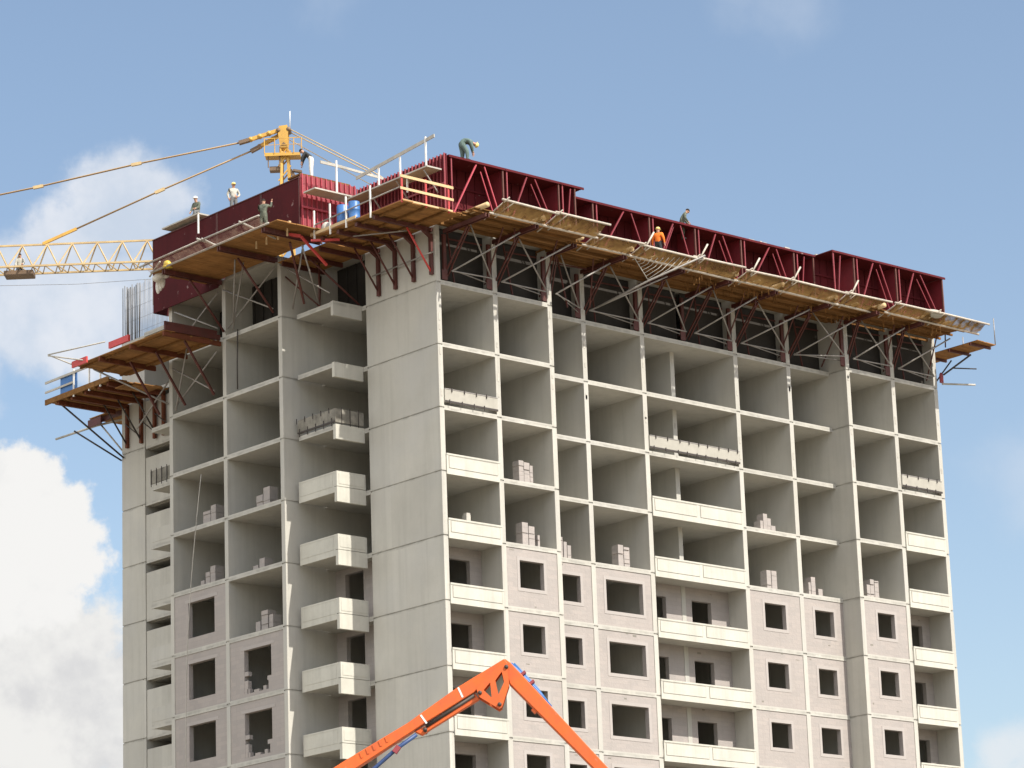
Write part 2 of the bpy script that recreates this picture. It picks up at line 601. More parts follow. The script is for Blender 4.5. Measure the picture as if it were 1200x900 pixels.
cross = []
spec = [(CX[0], 0, Y1)]
for i in range(1, 11):
    f = front(i)
    if i == 5:
        spec.append((CX[5], 2.42, 7.0))
    elif i == 1:
        spec.append((CX[1], 0, 6.8))
    elif i == 10:
        spec.append((CX[10], 0, Y5))
    else:
        spec.append((CX[i], f, 7.0))
for x, ya, yb in spec:
    w = wall_panels(MB(), x - TW, x + TW, ya, yb)
    w.cur = 1
    for n in range(-1, 2):          # pale formwork marks left on the wall ends
        for k in range(2):
            z = -H * n - rng.uniform(0.3, 2.7)
            w.box(x - 0.05, x + 0.05, ya - 0.012, ya - 0.001, z, z + rng.uniform(0.15, 0.4))
    w.build('cross_wall', ['concrete', 'pale_plank'], tower)
for y, xa, xb in ((Y1 - TW, TW, 3.3), (Y2, AX, 6.9), (Y2B, AX, 6.9), (Y3, AX, 6.9), (Y4 + TW, -TW + 0.003, 3.95), (Y5 - TW, TW, CX[10] - TW)):
    wall_panels(MB(), xa, xb, y - TW, y + TW).build('cross_wall', 'concrete', tower)
wall_panels(MB(), -TW, TW, Y4 + 2 * TW, Y5, -1).build('end_wall', 'concrete', tower)
ew = MB()
for n in range(0, NB):
    ew.box(-TW + 0.05, TW - 0.03, Y3 + TW + 0.01, Y4 - 0.01, -H * (n + 1) - SL + 0.02, -H * (n + 1) + 2.42)
ew.build('end_wall', 'concrete', tower)
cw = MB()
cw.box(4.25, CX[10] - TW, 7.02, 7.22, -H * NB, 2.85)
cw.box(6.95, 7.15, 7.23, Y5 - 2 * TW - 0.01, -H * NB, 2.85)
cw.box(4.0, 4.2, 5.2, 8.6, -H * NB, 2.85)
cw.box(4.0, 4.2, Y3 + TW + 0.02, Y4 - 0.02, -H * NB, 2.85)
cw.build('corridor_wall', 'interior_shade', tower)

for n in range(-1, NB):
    z = -H * n
    s = MB()
    for i in range(10):
        if i in (4, 5):
            continue
        f = max(front(i), front(i + 1)) if i not in (2, 7) else DR
        s.box(CX[i] + TW, CX[i + 1] - TW, f, 4.9 if i == 0 else 7.0, z - SL, z + SL)
    s.box(CX[4] + TW, CX[6] - TW, DR, 2.415, z - SL, z + SL)
    s.box(CX[4] + TW, CX[5] - TW, 2.415, 7.0, z - SL, z + SL)
    s.box(CX[5] + TW, CX[6] - TW, 2.415, 7.0, z - SL, z + SL)
    for ya, yb in ((Y2, Y2B), (Y2B, Y3)):
        s.box(AX, 6.9, ya + TW, yb - TW, z - SL, z + SL)
    s.box(-TW, 3.3, Y1 + 0.01, Y2 - TW, z - SL, z + SL)
    if n >= 0:
        s.box(-1.83, -TW - 0.002, Y1 + 0.53, 8.38, z - SL, z + SL)
    s.box(-TW + (0.35 if n >= 0 else 0), 3.95, Y3 + TW, Y4 - 0.005, z - SL, z + SL)
    if n >= 1:
        s.box(-1.82, -TW - 0.002, Y3 + 0.52, 20.48, z - SL, z + SL)
    s.build('floor_slab', 'concrete', tower)
    if n >= 0:
        b = MB()
        b.box(-1.87, -TW - 0.01, Y1 + 0.33, Y1 + 0.52, z - 0.58, z + SL + 0.02)
        b.build('edge_beam', 'parapet_concrete' if n >= 1 else 'concrete', tower)

# roof deck over the corridor side, closing the top
rf = MB()
rf.box(7.16, CX[10] - TW, 7.24, Y5 - 2 * TW - 0.02, 2.75, 2.95)
rf.build('roof_slab', 'rough_concrete', tower)


def parapet(x0, x1, yf, z, split=1):
    p = MB()
    yf += rng.uniform(-0.012, 0.012)
    z0, z1 = z - SL - 0.03 + rng.uniform(-0.02, 0.015), z + 0.83 + rng.uniform(-0.025, 0.025)
    p.box(x0, x1, yf - 0.07, yf - 0.012, z0, z1)
    w = (x1 - x0) / split
    for k in range(split):
        a, b = x0 + k * w + 0.14, x0 + (k + 1) * w - 0.14
        p.box(a, b, yf - 0.088, yf - 0.071, z0 + 0.30, z1 - 0.14)
    p.box(x0, x1, yf - 0.089, yf - 0.0705, z1 - 0.085, z1 - 0.004)
    o = p.build('loggia_parapet', 'parapet_concrete', tower)
    c = MB()
    for k in range(split):
        a, b = x0 + k * w + 0.115, x0 + (k + 1) * w - 0.115
        for (u0, u1, w0, w1) in ((a, b, z0 + 0.275, z0 + 0.298), (a, b, z1 - 0.138, z1 - 0.115), (a, a + 0.022, z0 + 0.299, z1 - 0.139), (b - 0.022, b, z0 + 0.299, z1 - 0.139)):
            c.box(u0, u1, yf - 0.0735, yf - 0.0702, w0, w1)
    c.build('joint_line', 'rough_concrete', o)


def cast_parapet(x0, x1, yf, z):
    """parapet still in its steel shutter with clamps along both edges"""
    p = MB()
    p.box(x0, x1, yf - 0.075, yf - 0.01, z + 0.24, z + 0.86)
    o = p.build('shuttered_parapet', 'grey_shutter', tower)
    r = MB()
    r.box(x0, x1, yf - 0.10, yf - 0.076, z + 0.24, z + 0.33)
    k = x0 + 0.25
    while k < x1:
        r.bar((k, yf - 0.11, z + 0.14), (k, yf - 0.11, z + 0.38), 0.03, 0.04)
        r.bar((k + 0.15, yf - 0.11, z + 0.75), (k + 0.15, yf - 0.11, z + 0.95), 0.03, 0.04)
        k += rng.uniform(0.6, 0.85)
    r.build('clamp', 'dark_iron', o)
    c = MB()
    c.box(x0, x1, yf - 0.09, yf + 0.06, z + 0.862, z + 0.90)
    c.build('top_rail', 'zinc', o)


for n in range(2, 10):
    z = -H * n
    bays = ((CX[0] + TW, CX[1] - TW, 0.0, 1), (CX[4] + TW, CX[6] - TW, DR, 2), (CX[9] + TW, CX[10] - TW, 0.0, 1))
    for x0, x1, yf, k in bays:
        if n == 2:
            cast_parapet(x0, x1, yf, z)
        else:
            parapet(x0, x1, yf, z, k)

# balconies beside the blank corner wall and beside the far end wall
for n in range(2, 10):
    z = -H * n
    name = 'balcony_parapet'
    p = MB()
    if n == 2:
        p.box(-1.87, -1.80, Y1 + 0.41, 8.4, z + 0.22, z + 0.88)
        p.box(-1.87, -0.18, Y1 + 0.34, Y1 + 0.40, z + 0.22, z + 0.88)
        o = p.build('shuttered_parapet', 'dirty_shutter', tower)
        c = MB()
        k = Y1 + 0.6
        while k < 8.4:
            c.bar((-1.89, k, z + 0.05), (-1.89, k, z + 0.45), 0.03, 0.03)
            c.bar((-1.89, k + 0.2, z + 0.72), (-1.89, k + 0.2, z + 0.98), 0.03, 0.03)
            k += 0.62
        for x in (-1.5, -1.0, -0.5):
            c.bar((x, Y1 + 0.33, z + 0.1), (x, Y1 + 0.33, z + 0.96), 0.03, 0.03)
        c.box(-1.90, -1.875, Y1 + 0.34, 8.4, z + 0.22, z + 0.30)
        c.build('clamp', 'dark_iron', o)
        p = MB()
        p.box(-1.9, -1.84, Y3 + 0.5, 20.5, z + 0.2, z + 0.88)
        o = p.build('shuttered_parapet', 'dirty_shutter', tower)
        c = MB()
        for k in range(5):
            c.bar((-1.93, Y3 + 0.8 + k * 0.45, z + 0.05), (-1.93, Y3 + 0.8 + k * 0.45, z + 0.95), 0.03, 0.03)
        c.build('clamp', 'dark_iron', o)
        continue
    p.box(-1.87, -1.80, Y1 + 0.525, 8.4, z - SL - 0.02, z + 0.88)
    p.box(-1.87, -0.16, Y1 + 0.33, Y1 + 0.522, z + SL + 0.045, z + 0.88)
    p.box(-1.76, -0.25, Y1 + 0.316, Y1 + 0.328, z + 0.27, z + 0.76)
    p.box(-1.884, -1.872, Y1 + 0.65, 8.28, z + 0.16, z + 0.76)
    p.box(-1.882, -1.871, Y1 + 0.526, 8.39, z + 0.80, z + 0.87)
    p.build(name, 'parapet_concrete', tower)
    p = MB()
    p.box(-1.9, -1.83, Y3 + 0.5, 20.5, z - SL - 0.02, z + 0.88)
    p.box(-1.912, -1.901, Y3 + 0.6, 20.4, z + 0.2, z + 0.76)
    p.build(name, 'concrete', tower)

# pink block infill walls with window openings
SURR = 0.16


def infill_x(x0, x1, yf, n, hole, back=False, trim=True):
    z0, z1 = -H * (n + 1) + SL + 0.004, -H * n - SL - 0.004
    a, b, tz, bz = hole
    hz0, hz1 = -H * n - bz, -H * n - tz
    fr = lambda u, d, z: (u, yf + 0.25 * d, z)
    w = MB().plate_hole(x0 + 0.004, x1 - 0.004, z0, z1, (a, b, hz0, hz1), fr)
    w.cur = 1
    for k in range(rng.randint(0, 3)):       # mortar scars
        x = rng.uniform(x0 + 0.2, x1 - 0.5)
        z = z1 - rng.uniform(0.05, 0.3) if rng.random() < 0.6 else z0 + rng.uniform(0.05, 0.5)
        w.box(x, x + rng.uniform(0.06, 0.28), yf - 0.005 - 0.0005 * k, yf + 0.01, z, z + rng.uniform(0.04, 0.10))
    o = w.build('infill_wall', ['aerated_block', 'rough_concrete'], tower)
    if trim:
        fr2 = lambda u, d, z: (u, yf - 0.014 + 0.012 * d, z)
        MB().plate_hole(a - SURR, b + SURR, hz0 - SURR, min(z1 - 0.05, hz1 + SURR), (a, b, hz0, hz1), fr2).build('window_surround', 'plaster', o)
        m = MB()
        m.box(a + 0.02, b - 0.02, yf + 0.02, yf + 0.24, hz0 - 0.03, hz0 + 0.012)
        m.build('window_sill', 'plaster', o)
    return o


FACE = 0.035
for n in range(4, 10):
    J = lambda s=0.05: rng.uniform(-s, s)
    infill_x(CX[1] + TW, CX[2] - TW, FACE, n, (4.47 + J(), 5.88 + J(), 0.66, 1.96))
    infill_x(CX[2] + TW, CX[3] - TW, DR + FACE, n, (8.18 + J(), 9.25 + J(), 0.68, 1.97))
    infill_x(CX[3] + TW, CX[4] - TW, DR + FACE, n, (10.97 + J(), 13.34 + J(), 0.64, 2.16))
    infill_x(CX[6] + TW, CX[7] - TW, DR + FACE, n, (21.73 + J(), 23.15 + J(), 0.66, 1.92))
    infill_x(CX[7] + TW, CX[8] - TW, DR + FACE, n, (25.29 + J(), 26.67 + J(), 0.66, 1.97))
    infill_x(CX[8] + TW, CX[9] - TW, FACE, n, (28.62 + J(), 29.97 + J(), 0.66, 1.93))
    infill_x(CX[0] + TW, CX[1] - TW, 1.45, n, (1.15, 2.62, 0.65, 2.05), trim=False)
    infill_x(CX[4] + TW, CX[5] - TW, 2.44, n, (14.75, 16.05, 0.75, 2.3), trim=False)
    infill_x(CX[5] + TW, CX[6] - TW, 2.44, n, (17.81, 19.15, 0.75, 2.1), trim=False)
    infill_x(CX[9] + TW, CX[10] - TW, 1.45, n, (32.0, 33.62, 0.65, 2.05), trim=False)


def infill_y(y0, y1, xf, n, hole, trim=True):
    z0, z1 = -H * (n + 1) + SL + 0.004, -H * n - SL - 0.004
    a, b, tz, bz = hole
    hz0, hz1 = -H * n - bz, -H * n - tz
    fr = lambda u, d, z: (xf + 0.25 * d, u, z)
    o = MB().plate_hole(y0 + 0.004, y1 - 0.004, z0, z1, (a, b, hz0, hz1), fr).build('infill_wall', 'aerated_block', tower)
    if trim:
        m = MB()
        m.box(xf - 0.012, xf + 0.02, a - 0.25, b + 0.25, hz1 + 0.004, hz1 + 0.16)
        m.build('lintel', 'plaster', o)
    return o


for n in range(4, 10):
    infill_y(Y2B + TW, Y3 - TW, AX + FACE, n, (14.37, 16.52, 0.59, 2.33))
    if n >= 5:
        o = infill_y(Y2 + TW, Y2B - TW, AX + FACE, n, (9.93, 12.05, 0.64, 2.72))
        m = MB()      # blocks still missing along the ragged sill
        zb = -H * n - 2.72
        for (ya, yb, h0, h1) in ((9.935, 10.15, 0, 0.42), (9.935, 10.32, 0.42, 0.62), (10.32, 10.55, 0, 0.2), (11.82, 12.045, 0, 0.62), (11.66, 11.82, 0.0, 0.22), (11.74, 12.045, 0.85, 1.05), (10.9, 11.3, 0, 0.12)):
            sh = rng.uniform(-0.06, 0.06)
            m.box(AX + FACE + 0.01, AX + FACE + 0.22, ya if ya < 9.94 else ya + sh, yb if yb > 12.04 else yb + sh, zb + h0, zb + h1)
        m.build('ragged_sill', 'aerated_block', o)
    infill_y(Y1 + 0.02, Y2 - TW, 0.42, n, (6.55, 7.93, 0.40, 2.75), trim=False)

# ------------------------------------------------------------------ block piles left on the open floors


def block_pile(x, y, z, cols, label, rot=0.0, axis='x'):
    m = MB()
    for (u, w, h) in cols:
        hh = 0.0
        while hh < h - 0.05:
            b = min(rng.uniform(0.19, 0.26), h - hh)
            j = rng.uniform(-0.03, 0.03)
            if axis == 'x':
                m.box(x + u + j, x + u + w + j, y - 0.15 + j, y + 0.30 + j, z + hh + 0.004, z + hh + b)
            else:
                m.box(x - 0.15 + j, x + 0.35 + j, y + u + j, y + u + w + j, z + hh + 0.004, z + hh + b)
            hh += b
    return one(m, 'block_pile', 'aerated_block', label, 'block pile', 'piles of pink blocks on the open floors')


def fl(n):
    return -H * (n + 1) + SL


PILES = [
    (5.35, 0.55, 2, [(-0.42, 0.30, 1.14), (-0.10, 0.34, 1.07), (0.26, 0.18, 0.95)], 'x', 'pink block pile in the second front bay, upper of the two there'),
    (5.45, 0.55, 3, [(-0.45, 0.36, 1.16), (-0.05, 0.36, 1.03), (0.50, 0.12, 0.65)], 'x', 'pink block pile in the second front bay, standing directly above the topmost window there'),
    (8.15, 1.7, 2, [(-0.5, 0.3, 1.07), (-0.16, 0.36, 0.96)], 'x', 'pink block pile in the narrow third front bay, upper one, close behind the left wall'),
    (8.55, 1.7, 3, [(-0.62, 0.3, 1.14), (-0.28, 0.28, 1.08), (0.06, 0.2, 0.90), (0.3, 0.22, 0.73)], 'x', 'wide ragged pink block pile in the narrow third bay, directly above the infilled wall'),
    (12.45, 1.6, 3, [(-0.4, 0.34, 1.14), (-0.02, 0.36, 1.03)], 'x', 'pink block pile in the wide fourth bay, above the broad window'),
    (22.2, 1.5, 2, [(-0.35, 0.22, 0.47), (-0.12, 0.28, 0.86), (0.17, 0.24, 0.65), (0.42, 0.3, 0.30)], 'x', 'small uneven block pile right of the double loggia, upper floor'),
    (22.45, 1.5, 3, [(-0.35, 0.3, 0.96), (0.0, 0.36, 0.96)], 'x', 'squarish pink block pile right of the double loggia, above the infilled wall'),
    (25.5, 1.5, 3, [(-0.4, 0.16, 0.65), (-0.2, 0.3, 0.95), (0.3, 0.3, 0.39)], 'x', 'stepped pink block pile left of the tall projecting concrete wall'),
    (28.9, 0.5, 3, [(-0.55, 0.25, 0.73), (-0.28, 0.28, 1.03), (0.04, 0.3, 0.96)], 'x', 'pink block pile right of the tall projecting concrete wall, above the infilled wall'),
    (-1.7, 11.2, 2, [(-0.5, 0.5, 1.07), (0.06, 0.5, 0.77)], 'y', 'shaded block pile on the left wing, upper floor beside the balconies'),
    (-1.7, 11.5, 3, [(-0.3, 0.4, 0.73), (0.2, 0.4, 0.43)], 'y', 'low shaded block pile on the left wing, one floor above broken blocks'),
    (-1.6, 15.6, 2, [(-0.4, 0.4, 1.07), (0.05, 0.6, 0.86)], 'y', 'block pile in shade in the outermost left bay, upper one'),
    (-1.6, 15.8, 3, [(-0.5, 0.4, 1.07), (-0.05, 0.35, 0.86), (0.4, 0.3, 0.52)], 'y', 'block pile in shade in the outermost left bay, just above its first window wall'),
    (-1.7, 11.3, 4, [(-0.7, 0.3, 0.86), (-0.3, 0.5, 1.16), (0.3, 0.35, 0.69)], 'y', 'pile of broken blocks just above the ragged door openings of the left wing'),
]
for x, y, n, cols, ax, lab in PILES:
    block_pile(x, y, fl(n), cols, lab, axis=ax)
one(MB().box(1.35, 1.6, 0.10, 0.4, fl(3), fl(3) + 1.02).box(1.4, 1.62, 0.14, 0.36, fl(3) + 1.021, fl(3) + 1.12), 'block_pile', 'pale_plank', 'small pale block pile peeping over a white loggia parapet at the corner', 'block pile', 'piles of pink blocks on the open floors')

# rope hanging down the left wing
rp = MB()
pp = []
for k in range(14):
    t = k / 13
    pp.append((-2.75 - 0.12 * math.sin(t * 3.1) - 0.1 * t, 15.0 + 1.6 * t + 0.25 * math.sin(t * 4), -6.5 - 17 * t))
rp.tube(pp, 0.022, 5)
one(rp, 'rope', 'pale_plank', 'pale slack rope hanging down the shaded left wing of the tower', 'rope')
cb = MB()
cb.tube([(-2.62, 12.05, 0.15), (-2.70, 12.02, -1.5), (-2.64, 12.1, -2.85)], 0.035, 6)
one(cb, 'cable', 'dark_iron', 'dark cable hanging across the topmost open bay beside the balconies', 'cable')

# ------------------------------------------------------------------ cantilever work platforms of the sunny front
ORD = ['first', 'second', 'third', 'fourth', 'fifth', 'sixth', 'seventh', 'eighth', 'ninth', 'tenth']
ZD = 2.62        # underside of the decks


def tube_list(mb, segs, r, n=6):
    for a, b in segs:
        mb.tube([a, b], r, n)


def front_platform(i):
    YE = -3.0 if i < 2 else (-1.85 if i < 8 else -2.25)
    x0, x1 = CX[i], CX[i + 1]
    f0, f1 = front(i), front(i + 1)
    if i == 2:
        f0 = DR
    if i == 8:
        f0 = 0.0
    t = thing('work_platform', PLAB[i], 'work platform', (x0, -1.5, ZD), 'cantilever work platforms along the sunny front')
    far_in = max(f0, f1) - 0.12
    d = MB()
    y = YE + 0.02
    while y < far_in + 0.06:
        w = min(rng.uniform(0.2, 0.3), far_in + 0.1 - y)
        zz = ZD + rng.uniform(0, 0.02)
        a = x0 + rng.uniform(-0.35, 0.02) + (0.1 if i == 0 else 0)
        d.box(a, x1 + rng.uniform(-0.05, 0.0), y, y + w, zz + 0.12, zz + 0.165)
        y += w + rng.uniform(0.01, 0.04)
    d.build('deck_boards', 'timber', t)
    j = MB()
    for y in (YE + 0.15, YE + 0.95, YE + 1.75, YE + 2.5):
        j.bar((x0 - 0.2, y, ZD + 0.06), (x1 + 0.15, y + rng.uniform(-0.06, 0.06), ZD + 0.06), 0.09, 0.11)
    j.each('joist', 'timber', t)
    # steel bracket beside the left wall of the bay: post, twin beam, strut pair
    xb = x0 + (0.0 if i else 0.45)
    wy = (front(i) - 0.04)
    b = MB()
    for s in (-0.09, 0.09):
        b.bar((xb + s, wy, ZD - 0.12), (xb + s, YE - 0.10, ZD - 0.12), 0.06, 0.19)
    b.each('bracket_beam', 'bracket_steel', t)
    xp = xb - 0.30 if i else xb
    b = MB()
    b.box(xp - 0.10, xp + 0.08, wy + 0.02, wy + 0.14, 0.14, ZD - 0.25)
    b.box(xp - 0.24, xp + 0.10, wy + 0.0, wy + 0.018, 0.16, 0.62)
    b.build('bracket_post', 'bracket_steel', t)
    b = MB()
    for s in (0.10, 0.32):
        b.bar((xb + s, wy + 0.35, 0.35), (xb + s * 0.6, YE + 1.4, ZD - 0.24), 0.055, 0.075)
    b.each('bracket_strut', 'bracket_steel', t)
    b = MB()
    b.bar((x1 - 0.45, wy + 0.25, 0.4), (x1 - 1.0 + rng.uniform(-0.2, 0.2), YE + 1.0, ZD - 0.1), 0.05, 0.06)
    b.bar((x0 + 1.1 + rng.uniform(-0.3, 0.3), wy + 0.3, 0.2), (x0 + 0.75, wy + 0.2, ZD - 0.05), 0.06, 0.06)
    b.bar((x1 - 0.6, wy + 0.2, ZD - 0.3), (x0 + 0.8, wy + 0.25, ZD - 0.35), 0.05, 0.06)
    if i % 3 != 1:
        b.bar((x1 - 0.5, YE + 0.9, ZD - 0.05), (x1 - 0.55, YE + 0.9, ZD - 0.75), 0.05, 0.05)
    b.each('prop', 'bracket_steel', t)
    # grey bracing tubes
    b = MB()
    yo = YE + 0.65
    wl, wr = front(i) - 0.2, front(i + 1) - 0.2
    jit = lambda s=0.08: rng.uniform(-s, s)
    b.tube([(xb + 0.1, wl - 0.15, 0.5), (x1 - 0.5 + jit(0.2), yo, ZD - 0.3)], 0.042, 7)
    b.tube([(xb + 0.45 + jit(0.2), YE + 1.6, ZD - 0.05), (x1 - 0.45 + jit(), wr - 0.1, 0.55)], 0.04, 7)
    b.tube([(xb + 0.1, wl - 0.2, 0.5), (x1 - 0.5, wr - 0.2, 0.52 + jit(0.05))], 0.034, 6)
    b.tube([(xb + 0.6, wl + 0.3, 0.75), (x1 - 0.3, wr + 0.2, 0.42)], 0.028, 6)
    b.each('bracing_tube', 'zinc', t)
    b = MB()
    b.box(x0 + TW + 0.02, x1 - TW - 0.02, far_in + 0.75, far_in + 0.80, 0.13, 2.86)  # dark sheet added inside the bay to stand in for its shade
    b.build('shade_sheet', 'bay_shade', t)
    lg = MB()
    yy = YE - 0.42
    lg.tube([(x0 + 0.2, yy, ZD + 0.24), (x0 + 0.25, yy + 1.5, ZD + 0.26)], 0.13, 10)
    if i % 2:
        lg.tube([(x0 + 1.9, yy + 0.1, ZD + 0.2), (x0 + 1.9, yy + 1.2, ZD + 0.21)], 0.07, 9)
    lg.each('timber_log', 'new_timber', t)
    # catch net on two tubes along the outer edge
    a0, a1 = x0 + 0.5 + jit(0.3), x1 + 0.4 + jit(0.2)
    if i == 0:
        a0 = 0.85
    if i == 9:
        a1 = CX[10] + 0.9
    yu, zu = YE - 0.80 + jit(), ZD + 0.42 + jit(0.07)
    e = MB()
    e.tube([(a0 - 0.25, YE - 0.08, ZD + 0.0), (a1 + 0.15, YE - 0.08, ZD + jit(0.03))], 0.055, 7)
    e.tube([(a0 - 0.15, yu - 0.04, zu), (a1 + 0.3, yu + jit() - 0.04, zu + jit(0.07))], 0.055, 7)
    e.tube([(a0, YE + 0.6, ZD - 0.08), (a0 + 0.1, yu - 0.25, zu + 0.08)], 0.036, 6)
    e.tube([(a0 + 0.3, YE + 0.2, ZD - 0.05), (a0 + 0.55, yu - 0.12, zu + 0.0)], 0.034, 6)
    if i in (3, 4, 5, 6, 7):
        e.tube([(a0 + 0.3, yu + 0.1, zu - 0.15), (a0 + 0.75, yu - 0.15, zu + 0.75)], 0.045, 6)
    e.each('edge_tube', 'white_tube', t)
    e = MB()
    k = a0 + 0.2
    while k < a1 - 0.2:        # short timber bearers seen through the net
        e.bar((k, YE - 0.05, ZD + 0.12), (k + jit(0.05), yu + 0.15, zu + 0.06), 0.06, 0.05)
        k += rng.uniform(0.5, 1.0)
    e.each('net_bearer', 'timber', t)
    net = MB()
    nu, nv = 26, 5
    vs = []
    for u in range(nu + 1):
        for v in range(nv + 1):
            q = v / nv
            sag = 0.06 * math.sin(math.pi * q) + 0.02 * math.sin(u * 1.3 + i) * math.sin(math.pi * q) + rng.uniform(-0.025, 0.025)
            vs.append((a0 + (a1 - a0) * u / nu, YE - 0.06 + (yu - YE + 0.06) * q, ZD + 0.02 + (zu - ZD - 0.02) * q - sag))
    net.smooth = True
    net.add(vs, [(u * (nv + 1) + v, (u + 1) * (nv + 1) + v, (u + 1) * (nv + 1) + v + 1, u * (nv + 1) + v + 1) for u in range(nu) for v in range(nv)])
    net.build('catch_net', 'net_tan', t)
    # torn strips and short props dangling below the decks
    if i >= 3:
        s = MB()
        for k in range(22 if i in (3, 4, 5) else 10):
            x, y = rng.uniform(x0 + 0.3, x1), rng.uniform(YE, YE + 1.6)
            L_ = rng.uniform(0.12, 0.5)
            s.bar((x, y, ZD), (x + jit(0.06), y + jit(0.06), ZD - L_), 0.05, 0.02)
        s.each('hanging_strip', 'timber', t)
    if i == 3:
        s = MB()
        P, Q, W = Vector((10.82, -1.93, 2.54)), Vector((14.59, -2.75, 3.09)), Vector((11.69, -1.90, 1.58))
        for k in range(13):
            q = k / 12
            a, c = P.lerp(Q, q), P.lerp(W, min(1, q * 1.6)) if q < 0.62 else W.lerp(Q, (q - 0.62) / 0.38)
            m = (a + c) / 2 + Vector((0.08, 0, -0.05))
            s.tube([a, m, c], 0.016, 4)
        s.tube([P, W], 0.02, 5)
        s.each('net_strand', 'pale_plank', t)
        MB().tube([(10.57, 0.60, 0.67), tuple(W), tuple(Q), tuple(Q + (Q - W) * 0.05)], 0.055, 7).build('long_tube', 'zinc', t)
    return t


PLAB = [
    'timber work platform section at the sunny corner, beside the folded corner deck',
    'second timber work platform section right of the corner, over the second open bay',
    'timber work platform section over the narrow third bay',
    'work platform section with the hanging triangle of loose net',
    'work platform section under the man in the orange vest, ragged strips dangling below',
    'work platform section over the right half of the double loggia',
    'work platform section right of the double loggia',
    'work platform section just left of the tall projecting concrete wall',
    'work platform section just right of the tall projecting concrete wall',
    'last work platform section at the right end, its tubes poking out past the tower',
]
for i in range(10):
    front_platform(i)

# last wall bracket at the right end
t = thing('end_platform', 'plywood deck folded round the right end of the tower, hung lower than the rest', 'work platform', (35.3, 0, 2.0))
d = MB()
for k in range(6):
    d.box(34.62 + k * 0.26, 34.62 + k * 0.26 + 0.25, -2.85 + rng.uniform(-0.05, 0.05), 4.0, 2.02, 2.06)
d.build('deck_boards', 'old_ply', t)
d = MB()
for y in (-2.4, -0.9, 0.7, 2.4):
    d.bar((34.55, y, 1.93), (36.2, y, 1.95), 0.1, 0.14)
d.each('joist', 'bracket_steel', t)
d = MB()
d.tube([(34.6, -0.4, 0.7), (36.0, -1.2, 1.85)], 0.05, 6)
d.tube([(34.7, -1.0, 0.95), (36.6, -1.0, 1.2)], 0.035, 6)
d.tube([(34.6, 0.2, 0.4), (35.9, 0.1, 1.8)], 0.045, 6)
d.each('strut', 'dark_iron', t)
d = MB()
d.tube([(34.5, -0.35, 0.2), (36.3, -1.1, 0.25)], 0.05, 6)
d.each('loose_tube', 'pale_plank', t)
d = MB()
d.tube([(36.15, -2.8, 2.06), (36.15, -2.8, 3.5)], 0.03, 6)
d.tube([(36.15, -0.6, 2.06), (36.15, -0.6, 3.0)], 0.03, 6)
d.each('post', 'zinc', t)
one(MB().ell((34.62, -0.22, 0.62), 0.13, 0.11, 0.26).box(34.5, 34.74, -0.26, -0.18, 0.3, 0.5), 'red_bag', 'bright_red_steel', 'small bright red bag hung on the right end wall below the decks', 'bag')

# ------------------------------------------------------------------ corner platform over the blank wall


def side_platform(label, y0, y1, xo, xi, z, dirn=1, slope=0.0, boards='old_ply', group='plywood decks around the shaded side'):
    t = thing('side_platform', label, 'work platform', ((xo + xi) / 2, (y0 + y1) / 2, z), group)
    d = MB()
    x = xo
    while x < xi - 0.1:
        w = rng.uniform(0.45, 0.62)
        w = min(w, xi - x)
        zz = z + rng.uniform(0, 0.02) + slope * (xi - x)
        d.box(x, x + w - 0.012, y0 + rng.uniform(-0.1, 0.12), y1 + rng.uniform(-0.12, 0.1), zz, zz + 0.045)
        x += w
    d.build('deck_boards', boards, t)
    return t, d


t, _ = side_platform('plywood deck cantilevered over the blank corner wall, red posts running down it', -2.05, 4.6, -3.75, -0.2, 2.66)
L_ = MB()
for y in (4.1, 2.85, 1.5, 0.2):
    p = MB()
    p.box(-TW - 0.16, -TW - 0.02, y - 0.09, y + 0.09, 0.35 - 0.02 * y, 2.3)
    p.box(-3.6, -TW - 0.02, y - 0.09, y + 0.09, 2.42, 2.6)
    p.bar((-TW - 0.09, y, 2.2), (-TW - 0.55, y, 2.48), 0.16, 0.16)
    p.build('bracket', 'bracket_steel', t)
    p = MB()
    p.tube([(-TW - 0.1, y, 0.45), (-1.6, y + 0.05, 2.4)], 0.05, 6)
    p.build('strut', 'bracket_steel' if y > 1 else 'strut_red', t)
p = MB()
for x in (-3.3, -2.3, -1.2):
    p.bar((x, -2.0, 2.6), (x, 4.5, 2.6), 0.09, 0.1)
p.each('joist', 'timber', t)
p = MB()
p.tube([(-TW - 0.2, 4.4, 1.3), (-TW - 0.2, -0.1, 1.35)], 0.035, 6)
p.tube([(-2.9, 2.6, 2.35), (-1.5, 0.4, 2.3)], 0.035, 6)
p.each('bracing_tube', 'zinc', t)
p = MB()
for x in (-3.72, -2.3, -0.95):
    p.box(x - 0.035, x + 0.035, -2.06, -1.99, 2.6, 3.95)
p.each('rail_post', 'strut_red', t)
p = MB()
for z, dz in ((3.78, 0.13), (3.2, 0.12)):
    p.box(-3.85, -0.7, -2.10, -2.065, z, z + dz)
p.box(-3.75, -0.8, -2.13, -2.09, 2.66, 2.74)
p.each('hand_rail', 'new_timber', t)
p = MB()
for y in (0.2, 2.0, 3.2, 4.4):
    p.box(-3.80, -3.74, y - 0.035, y + 0.035, 2.45, 4.0 - 0.02 * y)
p.each('white_post', 'white_paint', t)
p = MB()
p.tube([(-3.76, -1.9, 3.35), (-3.76, 1.0, 3.3), (-3.76, 4.4, 3.2)], 0.035, 6)
p.build('side_rail', 'zinc', t)
p = MB()
p.box(-3.79, -3.75, 1.3, 4.7, 2.72, 2.86)
p.build('toe_board', 'new_timber', t)

